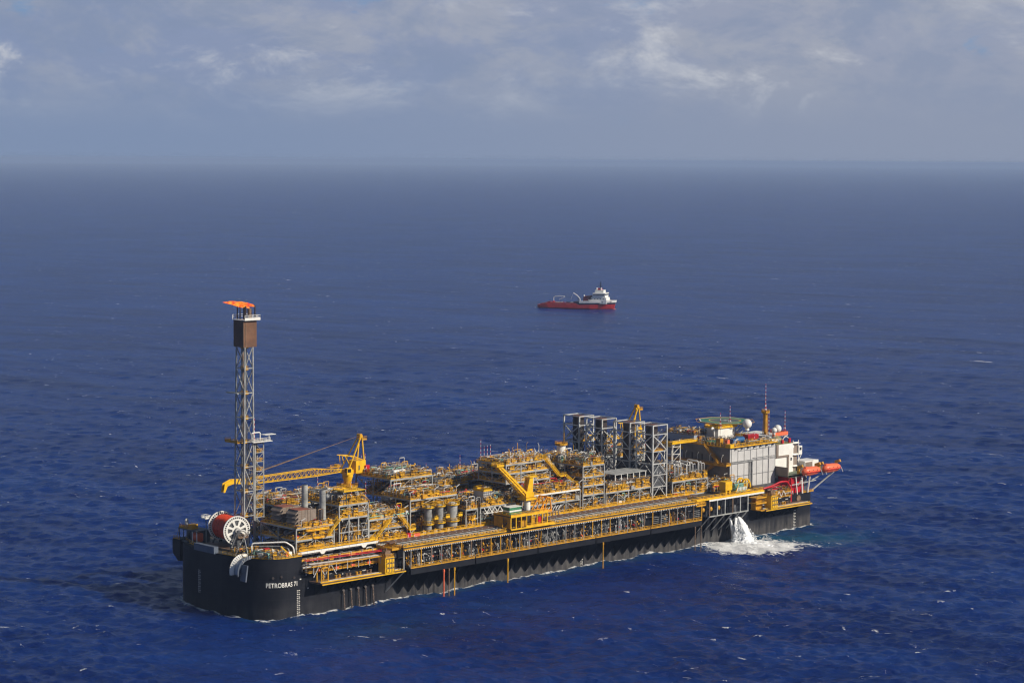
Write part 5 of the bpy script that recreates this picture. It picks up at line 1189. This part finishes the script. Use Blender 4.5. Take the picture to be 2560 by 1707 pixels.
for k, (x, y, d_, mm, nm, lb, ct) in enumerate((
    (249.2, 11.5, (2.6, 2, 2.3), BLUE, 'blue_skid', 'blue equipment skid on the roof corner, left of the blue tank', 'skid'), (246.0, 16, (2.2, 2, 2.4), YELD, 'orange_locker', 'orange brown locker on the roof left of the blue skid', 'locker'),
    (246.2, 12.2, (1.7, 1.4, 2.2), ORANGE, 'orange_drum_rack', 'bright orange drum rack on the roof corner', 'rack'), (252.5, 19, (6, 2.6, 1.2), mat('rust_crate', (.34, .15, .05), .6, .3), 'brown_crate', 'flat orange brown crate behind the blue tank on the roof', 'crate'),
    (247.5, 21, (7, 2.2, 1.0), GREEN, 'green_rack', 'low dark green rack below the white roof house', 'rack'))):
    t = thing(nm, lb, ct, (x, y, RZ)); b = MB(); b.b2((-d_[0]/2, -d_[1]/2, .3), (d_[0]/2, d_[1]/2, .3+d_[2])); b.build('body', mm, t)
    b = MB(); b.b2((-d_[0]/2-.1, -d_[1]/2-.1, .05), (d_[0]/2+.1, d_[1]/2+.1, .28))
    for sx_ in (-1, 1):
        for sy_ in (-1, 1): b.bar((sx_*d_[0]/2, sy_*d_[1]/2, 0), (sx_*d_[0]/2, sy_*d_[1]/2, d_[2]+.7), .1)
    b.bar((-d_[0]/2, -d_[1]/2, d_[2]+.6), (d_[0]/2, -d_[1]/2, d_[2]+.6), .08); b.build('lifting_frame', STEELD, t)
bt = thing('blue_tank', 'blue horizontal tank on the roof left of the red container', 'tank', (255.3, 13.6, RZ))
b = MB(); b.vessel((-2.2, 0, 1.6), (2.2, 0, 1.6), 1.2, 14); b.build('shell', BLUE, bt); b = MB(); b.b2((-1.8, -1, 0), (-1.3, 1, .9)); b.b2((1.3, -1, 0), (1.8, 1, .9)); b.build('saddle', STEELD, bt)
rgx = random.Random(77); roofgear = thing('roof_services', 'pipes, lamps and railings crowding the accommodation roof', 'roof pipework')
clutter(roofgear, rgx, 244, 271, 9, 32, RZ, 1.8, 20); lamps(roofgear, rgx, 244, 271, 7.6, 30, RZ, 7)
b = MB(); b.rail([(244, 24, 37.8), (244, 17, 37.8)], step=1.5, toe=0); 
for k in range(5): b.bar((244, 17+k*1.75, RZ), (244, 17+k*1.75, 37.8), .07)
b.build('pipe_screen', STEEL, roofgear)
b = MB(); b.rail([(268.5, 20, 36.8), (268.5, 27, 36.8)], toe=.6); b.b2((268, 20, 36.4), (271.5, 27, 36.8)); b.build('yellow_gangway', YELC, roofgear)
def dome(x, y, z, r, label):
    t = thing('satellite_dome', label, 'satellite dome', (x, y, z), group='white satellite domes on the accommodation roof')
    b = MB(); b.ball((0, 0, 0), r, 22, 16); b.build('shell', WHITE, t)
    b = MB(); b.cone((0, 0, -r*.8), (0, 0, -r*1.35), r*.35, r*.5, 12); b.build('foot', WHITE, t)
    b = MB()
    for k in range(3): a = 2.1*k; b.bar((r*.9*math.cos(a), r*.9*math.sin(a), RZ-z-.4), (.3*math.cos(a), .3*math.sin(a), -r), .1)
    b.build('stand', STEEL, t)
dome(270.2, 22.0, 41.6, 1.95, 'largest white satellite dome, next to the helideck')
dome(276.0, 12.2, 39.3, 1.15, 'smallest white satellite dome, left one of the right pair')
dome(280.4, 14.0, 39.5, 1.6, 'middle sized white satellite dome, right one of the right pair')
rm = thing('radio_mast', 'yellow radio mast with a round lookout and a striped top', 'radio mast', (279.6, 20.0, 35.4))
b = MB()
for x in (-.75, .75):
    for y in (-.75, .75): b.bar((x, y, 0), (x*.8, y*.8, 10.4), .12)
for k in range(8):
    z = k*1.3
    for p, q in (((-.7, -.7), (.7, -.7)), ((.7, -.7), (.7, .7)), ((.7, .7), (-.7, .7)), ((-.7, .7), (-.7, -.7))): b.bar((*p, z), (*q, z+1.3), .06)
b.b2((-.45, -.45, 0), (.45, .45, 10.3)); b.build('lattice', YELD, rm)
b = MB(); n = 8; ring = [(1.7*math.cos(2*math.pi*k/n), 1.7*math.sin(2*math.pi*k/n), 10.4) for k in range(n)]; b.poly([(p[0], p[1], 10.2) for p in ring], (0, 0, .35)); b.rail(ring, closed=True, h=1.2, toe=.8, step=.9); b.build('lookout', YELD, rm)
b = MB(); b.cone((0, 0, 10.5), (0, 0, 14.2), .45, .22, 8); b.cone((0, 0, 14.2), (0, 0, 22.6), .14, .07, 6); b.build('striped_top', STRIPE, rm)
whip(257.6, 25.8, 40.4, 6.4, 'striped antenna with a tripod foot standing before the helideck', tripod=True)
whip(266.8, 28.5, 40.4, 8.4, 'striped antenna with a tripod foot behind the largest dome', tripod=True)
whip(274.6, 14.0, 36.4, 10.0, 'striped antenna behind the smallest satellite dome')
whip(287.0, 15.5, 35.5, 11.0, 'striped lattice antenna at the right end of the roof', tripod=True)
for x, y, z, h, lb in ((85.5, 50, 36.5, 9.5, 'tallest striped pole on the high far side module'), (84.2, 49.5, 36.5, 6.2, 'shorter striped pole left of the tallest on the far side module'), (87.0, 50.5, 36, 6.6, 'shorter striped pole right of the tallest on the far side module'),
    (118.9, 22.4, 40.2, 7.6, 'tallest striped pole at the left corner of the raised block'), (120.6, 22.4, 40.2, 5.0, 'striped pole just right of the tallest on the raised block'), (121.8, 22.0, 40.2, 5.2, 'middle striped pole on the raised block corner'), (123.6, 22.2, 40.2, 5.4, 'rightmost striped pole of the raised block corner'),
    (117.5, 24.5, 32.6, 7.6, 'striped pole standing left below the raised block'), (118.6, 23.6, 32.4, 5.0, 'short striped pole right beside the one below the raised block'),
    (41.5, 3.4, 35, 7.0, 'striped pole at the left of the high yellow deck platform'), (47.6, 3.2, 34.6, 6.8, 'striped pole at the right end of the high yellow deck'), (104.8, 45, 31, 6.5, 'striped pole on the far side behind the scrubbers, left of a pair'), (112, 45, 31, 6.2, 'striped pole on the far side behind the scrubbers, right of a pair'),
    (131, 47, 32, 6.6, 'striped pole on the far side behind the grey cooler'), (61, 46, 31.5, 7.2, 'striped pole rising under the long lattice boom')):
    whip(x, y, z, h, lb, r=.11)
# ------------------------------------------------------------------ white deckhouse at the far end
dh = thing('white_deckhouse', 'bright white deckhouse with a grey zigzag duct right of the accommodation block', 'deckhouse')
b = MB(); b.b2((272.8, 9, 20), (284.6, 34, 33.6)); b.build('wall', WHITE, dh)
b = MB(); b.b2((273.3, 8.6, 28.9), (274.7, 8.98, 33.8)); b.b2((273.3, 8.6, 28.2), (281.6, 8.98, 29.0)); b.b2((280.6, 8.6, 20.5), (281.6, 8.98, 28.4)); b.build('duct', HOOD, dh)
b = MB(); b.b2((283.0, 8.9, 26.4), (283.8, 8.99, 27.6)); b.build('window', GLASS, dh)
b = MB(); b.b2((272.6, 9, 33.6), (284.8, 34, 33.8)); b.build('roof', mat('olive_deck', (.24, .22, .09), .7, .3), dh)
b = MB(); b.b2((276.0, 15, 33.8), (284.0, 30, 36.4)); b.b2((274, 13, 36.4), (286, 30, 36.7)); b.build('upper_house', WHITE, dh)
b = MB(); b.b2((275.6, 12.6, 36.7), (285.6, 12.9, 38.1)); b.b2((285.4, 12.9, 36.7), (285.6, 22, 38.1)); b.build('orange_screen', ORANGE, dh)
b = MB(); b.stairs((279.5, 9.8, 33.9), (276.6, 12.8, 37), 1.8); b.build('pale_stairs', mat('pale_yellow', (.62, .55, .25), .5, .2), dh)
b = MB(); b.box((278.2, 9.6, 34.6), (1, .8, 1.5)); b.build('red_locker', RED, dh)
b = MB(); b.box((283.2, 9.9, 34.8), (1, .8, 1.8)); b.build('red_locker', RED, dh)
b = MB()
for k in range(8):
    a0, a1 = math.pi*k/8, math.pi*(k+1)/8; b.bar((283.4+2.2*math.cos(a0), 12, 33.8+2.4*math.sin(a0)), (283.4+2.2*math.cos(a1), 12, 33.8+2.4*math.sin(a1)), .16)
b.build('arch', WHITE, dh)
b = MB(); b.b2((284.8, 9.6, 20), (288.2, 24, 33.4)); b.build('stair_house', HOOD, dh)
b = MB()
for z in (33.4, 28.6, 23.8): b.b2((284.6, 9.2, z), (288.6, 9.6, z+.4)); b.b2((284.6, 8.2, z-.1), (288.6, 9.6, z))
for x in (284.8, 288.4): b.b2((x-.14, 9.1, 20), (x+.14, 9.38, 34.6))
b.b2((285.1, 9.3, 31.5), (285.6, 9.5, 33)); b.build('white_trim', WHITE, dh)
b = MB(); b.b2((288.4, 9, 28.4), (290.6, 12.5, 32.0)); w1 = b.build('bridge_wing', WHITE, dh)
b = MB(); b.b2((288.9, 8.9, 30.2), (290.1, 8.99, 31.4)); b.b2((290.61, 9.4, 30.2), (290.7, 12, 31.4)); b.build('wing_window', GLASS, w1)
b = MB(); b.bar((290.4, 9.2, 28.4), (288.5, 9.2, 26), .14); b.build('wing_brace', WHITE, dh)
# lifeboat platform
lp = thing('lifeboat_platform', 'grey lifeboat platform jutting past the right end of the ship', 'platform')
b = MB(); b.b2((272.0, 1.2, 21.2), (306.5, 14.0, 21.6)); b.b2((272.0, 1.0, 21.0), (281, 1.2, 21.9)); b.build('floor', mat('green_grey_deck', (.16, .19, .13), .7, .3), lp)
b = MB(); b.b2((271.8, 1.2, 21.6), (272.1, 9.5, 25.2)); b.build('wind_screen', HOOD, lp)
b = MB(); b.b2((272.1, 1.0, 21.1), (280.5, 1.2, 21.9)); b.build('white_edge', WHITE, lp)
b = MB()
for y in (1.6, 12): b.bar((288, y, 14.2), (303.5, y, 21.0), .26); b.bar((288, y, 18.5), (297, y, 21.0), .2)
b.build('strut', STEEL, lp)
b = MB(); b.rail([(289, 13.8, 21.6), (306.4, 13.8, 21.6), (306.4, 2, 21.6)], toe=.3); b.build('railing', PIPE, lp)
for k in range(5): flood((291+k*3, 10, 21.6), (-.6, -.4, .8)).build('flood_lamp', WHITE, lp)
b = MB(); b.b2((288.8, 6, 21.6), (297.6, 12, 25.8)); b.b2((293.8, 5.9, 21.6), (297.7, 6.0, 25.9)); 
tag(b.build('white_cabin', WHITE), 'small white cabin on the lifeboat platform behind the boats', 'cabin')
b = MB(); b.b2((289.2, 5.8, 21.7), (293.6, 5.98, 25.3)); o = b.build('front_panel', HOOD, bpy.data.objects['white_cabin'])
def lifeboat(x, label):
    t = thing('lifeboat', label, 'lifeboat', (x, -0.6, 22.6), group='orange lifeboats in their davits'); L = 11.4
    prof = [(0, .55, .75), (.05, 1.4, 1.55), (.16, 1.75, 1.95), (.5, 1.8, 1.95), (.78, 1.6, 1.7), (.92, .95, .95), (1, .15, .3)]
    rings = []
    for s_, w_, h_ in prof:
        zc = .25 if s_ < .9 else .4
        rings.append([Vector((s_*L, w_*math.cos(a)*(1 if math.sin(a) > -.2 else .8), zc + h_*(math.sin(a) if math.sin(a) > 0 else math.sin(a)*.95))) for a in [2*math.pi*k/16 for k in range(16)]])
    b = MB(); b.loft(rings); b.build('body', ORANGE, t)
    b = MB(); b.b2((.5, -1.86, -.1), (L-1.8, -1.68, .15)); b.build('rubbing_strip', RED, t)
    b = MB(); b.b2((1.0, -.7, 1.4), (2.9, .7, 2.3)); h = b.build('wheelhouse', ORANGE, t)
    b = MB()
    for k in range(3): b.box((2.2+k*2.6, -1.68, .75), (.5, .12, .35))
    b.build('port_window', SOOT, t)
    for xx in (-.3, L-.2): 
        b = MB(); b.poly([(xx-.4, 2.6, -1), (xx-.4, 2.6, 2.6), (xx-.4, .2, 3.4), (xx-.4, -.3, 2.4), (xx-.4, 1.6, 1.6), (xx-.4, 1.6, -1)], (.8, 0, 0)); b.build('davit', YELD, t)
    b = MB()
    for xx in (.4, L-.1): b.bar((xx+.2, -.4, .2), (xx+.7, -1.0, -1.9), .15)
    b.build('fender_leg', WHITE, t)
lifeboat(279.4, 'orange lifeboat, the left one, hanging below the white cabin'); lifeboat(292.9, 'orange lifeboat, the right one, hanging farthest out over the sea')
# red machinery below
rp = thing('red_pump_deck', 'red pipes, pumps and columns under the lifeboat platform', 'pump deck'); rg = random.Random(12)
b = MB(); b.bend([(248, -1.0, 18.2), (258, -1.0, 19.0), (264, -1.2, 20.4), (268.5, -1.2, 20.2), (270.5, -1.0, 17.6)], .38, 9); b.build('red_pipe', RED, rp)
b = MB(); b.bend([(247, .2, 17.8), (262, .2, 18.4), (268, .2, 19.6)], .24, 8); b.build('red_pipe', RED, rp)
b = MB(); b.cyl((272.6, .2, 11.2), (272.6, .2, 21.0), .5, 12); b.build('red_column', RED, rp)
b = MB(); b.b2((274.5, 3, 14), (284.5, 8.6, 21)); b.build('red_house', RED, rp)
for x, tz in ((276.2, 0), (279.6, .6), (283.0, 2.6)): b = MB(); b.bar((x, -.3, 14), (x+tz, .6, 21), .30 if x > 277 else .2); b.build('white_column', WHITE, rp)
b = MB(); b.bar((277, 0, 17.6), (281.6, .6, 21.2), .2); b.bar((271, 0, 18), (290, 1, 18.4), .22); b.build('grey_beam', STEEL, rp)
b = MB(); b.b2((285, 4, 14), (287.8, 12, 21)); b.build('dark_house', mat('dark_blue_grey', (.07, .085, .11), .5, .2), rp)
b = MB(); b.rail([(280, .4, 14), (287.8, .4, 14)], toe=.5); b.rail([(262, -.4, 15.6), (272, -.4, 15.6)], toe=.4); b.rail([(262, -.4, 13.8), (272, -.4, 13.8)], toe=.4); b.build('railing', YELD, rp)
clutter(rp, rg, 257, 274, .2, 7.5, 14, 4.0, 26, colours=[RED, RED, PIPE, PIPEB, PIPEG]); b = MB()
for k in range(3): b.bar((259+k*3, -1, 14.2), (260.5+k*3, -1, 16.6), .12); b.bar((262+k*3, -1, 14.2), (260.5+k*3, -1, 16.6), .12)
b.build('white_truss', WHITE, rp)
b = MB(); b.cyl((277.2, -.4, 12.2), (277.2, .6, 12.2), 1.3, 14); b.build('brown_drum', PIPEB, rp)
b = MB(); b.b2((256, 6.5, 14), (271, 7.8, 18.5)); b.build('under_wall', STEELD, rp)
# yellow deck: pump, machine, winch
yc = thing('yellow_cabinet', 'bright yellow square cabinet on the yellow deck left of the green machine', 'cabinet', (225.2, -5.2, 19.5))
b = MB(); b.b2((0, 0, 1.6), (4.0, 3.4, 5.0)); b.b2((.4, .3, 0), (1.4, 3, 1.6)); b.b2((2.6, .3, 0), (3.6, 3, 1.6)); b.build('body', YELC, yc); b = MB(); b.bar((5, -.8, 0), (7.2, -.6, 3.6), .14); b.build('jib', YELC, yc)
gm = thing('green_machine', 'pale green pump skid in a white frame on the yellow deck', 'pump skid', (231.4, -5.6, 19.5))
b = MB(); b.b2((.3, .3, .4), (6, 3.6, 1.6)); b.vessel((1, 2, 2.6), (5.4, 2, 2.6), .9); b.build('pump', TEALM, gm)
b = MB()
for x in (0, 2.1, 4.2, 6.3):
    for y in (0, 4): b.bar((x, y, 0), (x, y, 3.7), .1)
for z in (1.9, 3.7): b.bar((0, 0, z), (6.3, 0, z), .1); b.bar((0, 4, z), (6.3, 4, z), .1)
b.build('frame', TEALM, gm); b = MB()
for k in range(7): b.b2((.4+k*.85, -.1, .9), (.8+k*.85, .1, 2.3))
b.build('gauge', WHITE, gm)
yw = thing('yellow_winch', 'large yellow hooped winch against the accommodation front', 'winch', (239.6, -2.0, 19.5))
b = MB()
for s_ in (-1.5, 1.5):
    pts = [(2.6*math.cos(a), s_, 1.2+3.6*math.sin(a)) for a in [math.pi*k/12 for k in range(13)]]
    for p, q in zip(pts, pts[1:]): b.bar(p, q, .32)
    b.bar((-2.6, s_, 0), (2.6, s_, .2), .3); b.bar((0, s_, 0), (0, s_, 4.6), .25); b.bar((-2, s_, .3), (1.6, s_, 3.6), .22)
b.build('hoop', YELC, yw); b = MB(); b.cyl((0, -1.4, 2), (0, 1.4, 2), 1.5, 16); b.build('drum', YELD, yw)
clutter(yw, random.Random(2), -6, 4, 2.5, 8, 0, 2.4, 12, colours=[YELC, PIPE, PIPEB, RED])
for x, y, z, d_, mm, lb in ((66.4, 2.7, 19.0, (1.5, 1.1, 2.5), RED, 'tall red cabinet behind the yellow inner rail, below the sloping yellow stairs'), (70.0, 2.7, 19.0, (2.7, 1.0, 2.0), ORANGE, 'wide orange red cabinet next to the tall red one behind the inner rail'),
        (204.4, 2.8, 19.0, (1.7, 1.2, 2.2), RED, 'red cabinet at the foot of the nearest exhaust tower'), (85.0, 47.5, 35.4, (1.8, 1.5, 3.4), RED, 'red cabinet beside the tallest striped pole on the high far side module'), (74.0, 9.0, 32.0, (1.8, 1.5, 2.8), RED, 'red cabinet on the top left corner of the ringed scrubber module')):
    t = thing('fire_cabinet', lb, 'cabinet', (x, y, z), group='red cabinets on the decks'); b = MB(); b.b2((-d_[0]/2, -d_[1]/2, .25), (d_[0]/2, d_[1]/2, d_[2])); b.build('casing', mm, t)
    b = MB(); b.b2((-d_[0]/2-.05, -d_[1]/2-.05, d_[2]), (d_[0]/2+.05, d_[1]/2+.05, d_[2]+.12)); b.build('lid', mm, t); b = MB(); b.b2((-d_[0]/2+.1, -d_[1]/2-.05, .5), (-d_[0]/2+.25, -d_[1]/2-.005, d_[2]-.3)); b.build('hinge', WHITE, t)
# plant between the accommodation and the pipe arches, and deck filling
ub = thing('deck_services', 'dark pipework and machinery filling the main deck under the modules', 'deck pipework'); rg = random.Random(99)
for k in range(20):
    b = MB(); y = 4+rg.random()*40; b.tube([(18+rg.random()*40, y, 15+rg.random()*4), (150+rg.random()*90, y, 15+rg.random()*4)], rg.uniform(.2, .5), 7); b.build('long_pipe', rg.choice((PIPEG, PIPEB, PIPE, STEELD)), ub)
clutter(ub, rg, 18, 205, 1.0, 6, 14.2, 5, 60, 1.3)
clutter(ub, rg, 225, 242, 3, 24, 19.6, 5, 30, 1.2)
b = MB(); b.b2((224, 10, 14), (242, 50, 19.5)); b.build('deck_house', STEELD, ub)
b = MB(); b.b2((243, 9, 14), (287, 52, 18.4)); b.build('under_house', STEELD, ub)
# ------------------------------------------------------------------ supply vessel far behind
sv = thing('supply_vessel', 'red and white supply vessel with two folded cranes out on the open sea', 'vessel', (1133.5, 1025.4, 0), math.atan2(955.5-1025.4, 1172.8-1133.5))
VR = mat('vessel_red', (.50, .022, .018), .45, .25, .2); VN = mat('vessel_navy', (.018, .022, .05), .45, .2, .2); VW = mat('vessel_white', (.78, .77, .72), .45, .08, .3); VD = mat('vessel_dark_red', (.16, .012, .015), .5, .3, .2)
def vh(prof, z0, z1, name, m, top=True):
    """hull strake: prof = [(s, half beam at z0, half beam at z1, lift, rake)]"""
    rings = []
    for s_, w0, w1, dz0, dz1, rk in prof: rings.append([Vector((s_, -w0, z0+dz0)), Vector((s_+rk, -w1, z1+dz1)), Vector((s_+rk, w1, z1+dz1)), Vector((s_, w0, z0+dz0))])
    b = MB(); b.loft(rings, close=True, caps=True, smooth=False); return b.build(name, m, sv)
H = [(0.5, 6.5, 7.2), (4, 8.2, 8.6), (12, 9, 9), (45, 9, 9), (56, 8.8, 9), (64, 7, 8.4), (71, 4.4, 6.8), (76, 2.0, 4.6), (79, .3, 2.2)]
vh([(s_, w0*.9, w0, 0, 0, .0 if s_ < 70 else .6) for s_, w0, w1 in H], -3, 1.2, 'lower_hull', VD)  # shadow low on the hull put into this darker red
def lin(s_): return max(0, (s_-42)/40)
vh([(s_ + (.6 if s_ >= 70 else 0), w0, (w0+w1)/2, 0, (.3 if s_ < 42 else .8+1.2*lin(s_)), .9 if s_ > 66 else 0) for s_, w0, w1 in H], 1.2, 3.6, 'red_hull', VR)
F = [h for h in H if h[0] >= 45]
vh([(s_+(1.5 if s_ > 66 else 0), (w0+w1)/2, w1, .8+1.2*lin(s_), .9+1.4*lin(s_), .7 if s_ > 66 else 0) for s_, w0, w1 in F], 3.6, 5.2, 'navy_strake', VN)
vh([(s_+(2.2 if s_ > 66 else 0), w1, w1, .9+1.4*lin(s_), 1.0+1.5*lin(s_), .5 if s_ > 66 else 0) for s_, w0, w1 in F], 5.2, 7.1, 'white_bulwark', VW)
for y in (-8.6, 7.6):
    b = MB(); b.poly([(2, y, 3.5), (43, y, 3.8), (43, y, 5.6), (38, y, 6.2), (12, y, 6.4), (6, y, 5.6)], (0, 1, 0)); b.build('cargo_rail', VR, sv)
for k, (x0, x1) in enumerate(((6, 11), (18, 26), (31, 36))):
    b = MB(); b.b2((x0, -8.72, 5.3), (x1, -8.6, 5.8)); b.build('pale_stripe', mat('pink_stripe', (.5, .2, .18), .5, .4), sv)
b = MB(); b.b2((3, -7, 3.2), (43, 7, 3.9)); b.build('cargo_deck', VD, sv)
rg = random.Random(4)
for k in range(9):
    x = 7+k*3.9; b = MB(); b.b2((x, -5.5+rg.random()*3, 3.9), (x+2.4+rg.random(), 0+rg.random()*4, 5.6+rg.random()*1.6)); b.build('deck_cargo', rg.choice((VD, BLUE, STEEL, HOOD, VN)), sv)
def fold_crane(x, y, z, pts, r_, name):
    b = MB(); b.cyl((x, y, z), (x, y, pts[0][1]), .75, 10); b.build('crane_base', VR if x < 30 else VW, sv)
    b = MB()
    for (xa, za), (xb, zb) in zip(pts, pts[1:]): b.cone((xa, y, za), (xb, y, zb), r_, r_*.8, 8)
    b.build(name, VW, sv)
fold_crane(18, -7.6, 3.5, [(18, 8.2), (18.0, 11.6), (19.6, 12.5), (29.6, 12.9), (29.4, 12.0), (23.5, 9.2)], .36, 'crane_arm')
fold_crane(45.3, -6, 5, [(45.3, 8.0), (45.2, 10.6), (42.6, 13.6), (38.2, 16.4)], .48, 'crane_arm')
b = MB(); b.cyl((38.0, -6, 15.8), (35.6, -6, 10), .1, 5); b.build('crane_hook_line', VW, sv)
b = MB(); b.bar((42, -5, 7), (43.6, -5, 10.2), .35); b.bar((43.6, -5, 10.2), (45, -5, 9), .3); b.build('davit', STEEL, sv)
b = MB(); b.b2((38.5, -7, 3.6), (46, 7, 7.6)); b.build('winch_deck', VN, sv)
b = MB(); b.b2((48.5, -6.5, 6), (56, 6.5, 11.5)); b.b2((49, -6, 11.5), (51.5, 6, 13.2)); b.b2((53, -6, 11.5), (55.6, 6, 13.6)); b.build('red_funnel_house', VD, sv)
b = MB(); b.cyl((49.4, -5.5, 13), (49.4, -5.5, 14.6), .7, 10); b.b2((54, -6.6, 9), (56, -6.4, 10.2)); b.build('funnel_cap', VW, sv)
b = MB(); b.b2((55.5, -7.8, 6), (73.5, 7.8, 9.6)); b.b2((57, -7.4, 9.6), (73, 7.4, 12.2)); b.b2((58.5, -7, 12.2), (71.6, 7, 14.2)); b.build('deckhouse', VW, sv)
b = MB(); b.poly([(58.4, -8, 14.2), (71.5, -8, 14.2), (72.2, -8, 16.9), (59, -8, 16.9)], (0, 16, 0)); b.build('bridge', VW, sv)
b = MB(); b.b2((58.9, -8.08, 14.7), (71.4, -7.98, 15.6)); b.b2((71.9, -7.5, 14.8), (72.1, 7.5, 15.8)); b.build('bridge_window', GLASS, sv)
for k in range(5): b = MB(); b.b2((57.5+k*3.0, -7.48, 10.4), (58.5+k*3.0, -7.38, 11.3)); b.build('porthole', GLASS, sv)
for k in range(4): b = MB(); b.b2((56.5+k*4.0, -7.88, 7.2), (57.4+k*4.0, -7.78, 8.2)); b.build('porthole', GLASS, sv)
b = MB(); b.b2((60.4, -4.5, 16.9), (69.4, 4.5, 19.6)); b.build('upper_house', VW, sv)
b = MB(); b.b2((62.4, -2.5, 19.6), (66.4, 2.5, 21.4)); b.build('red_mast_base', VR, sv)
b = MB(); b.cone((65.2, 0, 21), (65.2, 0, 28), .6, .3, 8); b.b2((62.8, -.3, 23.8), (67.6, .3, 24.3)); b.b2((63.8, -.25, 26), (66.6, .25, 26.4)); b.build('mast', VN, sv)
for x in (62.2, 66.6): b = MB(); b.ball((x, -3.4, 21.2), .85, 12, 8); b.cyl((x, -3.4, 19.5), (x, -3.4, 20.6), .4, 8); b.build('radar_dome', VW, sv)
b = MB(); b.ball((79.2, 0, -.2), 1.7, 12, 8, (1.4, .9, .9)); b.build('bulb_bow', mat('bulb_pink', (.42, .12, .09), .5), sv)
b = MB(); b.rail([(73.5, -7, 8.9), (79.5, -3.5, 9.2)], h=1.2, toe=0); b.b2((73.5, -5.5, 8.0), (78, 5.5, 8.4)); b.build('foredeck', VD, sv)
# ------------------------------------------------------------------ white outfall
rg = random.Random(21)
FOAM = bpy.data.materials.new('white_water'); FOAM.use_nodes = True; t = NT(FOAM.node_tree); bs = FOAM.node_tree.nodes['Principled BSDF']
bs.inputs['Base Color'].default_value = (.84, .85, .85, 1); bs.inputs['Roughness'].default_value = .9; bs.inputs['Specular IOR Level'].default_value = .1
bn = t.n('ShaderNodeBump', i={'Strength': .6, 'Distance': .35, 'Height': t.noise(t.n('ShaderNodeNewGeometry').outputs['Position'], 1.4, 6, .65)})
FOAM.node_tree.links.new(bn.outputs[0], bs.inputs['Normal'])
st_ = t.noise(t.n('ShaderNodeMapping', i={0: t.n('ShaderNodeNewGeometry').outputs['Position'], 3: (1.5, 1.5, .45)}).outputs[0], 1.0, 6, .7)
FOAM.node_tree.links.new(t.math('ADD', t.math('MULTIPLY', t.smooth(st_, .30, .46), .45), .55, True), bs.inputs['Alpha'])
wo = thing('water_outfall', 'white column of water pouring from the ship side into a foaming patch', 'outfall', (234.6, -3.6, 0))
from mathutils import noise as mn
for q, (ox, oy, sw, so_) in enumerate(((-1.5, .5, .95, 0.75), (.2, 0, 1.15, 1.0), (1.7, .3, .85, 0.9), (-.4, -.3, .8, 1.22))):
    b = MB(); rings = []
    for i in range(27):
        t_ = i/26; z = 9.6 - 10.0*t_; out = 6.8*t_**.62*so_; wd = (.45 + 2.9*t_**.58)*sw; dp = .45+1.5*t_
        ring = []
        for k in range(26):
            a = 2*math.pi*k/26; p = Vector((ox*(.35+1.2*t_) + wd*math.cos(a) - 1.5*t_, oy-out*.8 + dp*math.sin(a), z))
            d_ = mn.noise(p*0.8 + Vector((3*q, 1, 0)))*1.0 + mn.noise(p*1.9 + Vector((0, q, 0)))*.6 + mn.noise(p*4.1)*.3
            p += Vector((math.cos(a), math.sin(a), .2))*d_*(.22+1.0*t_); ring.append(p)
        rings.append(ring)
    b.loft(rings); b.build('falling_water', FOAM, wo)
b = MB(); rings = []
for i in range(12):
    t_ = i/11; z = 9.4 - 9.6*t_; wd = .35+.9*t_; rings.append([Vector((-3.6+1.6*t_+wd*math.cos(a)+.2*mn.noise(Vector((a, z, 3.)))*2, 1.0-2.2*t_+wd*math.sin(a), z)) for a in [2*math.pi*k/10 for k in range(10)]])
b.loft(rings); b.build('thin_stream', FOAM, wo)
b = MB()
for k in range(900):
    t_ = rg.random()**.8; a = rg.random()*2*math.pi; rr_ = 1.0+rg.random()*.6
    x = (0.6+4.2*t_)*math.cos(a)*rr_ - 1.4*t_; y = -5.4*t_**.62 + (.5+1.9*t_)*math.sin(a)*rr_; b.ball((x, y, 9.3-9.4*t_), rg.uniform(.06, .22), 5, 3)
b.build('spray', FOAM, wo)['kind'] = 'stuff'
b = MB()      # boiling mound at the foot of the fall
for k in range(150):
    a = rg.random()*2*math.pi; q = rg.random()**.6; x = -1 + 11*q*math.cos(a)*.75 + 2*q; y = -8.5 + 9*q*math.sin(a); b.ball((x, y, -.25), rg.uniform(.7, 1.9)*(1.2-q*.7), 9, 5, (1.2, 1.2, rg.uniform(.3, .6)*(1.2-q*.6)))
b.build('foam_mound', FOAM, wo)['kind'] = 'stuff'
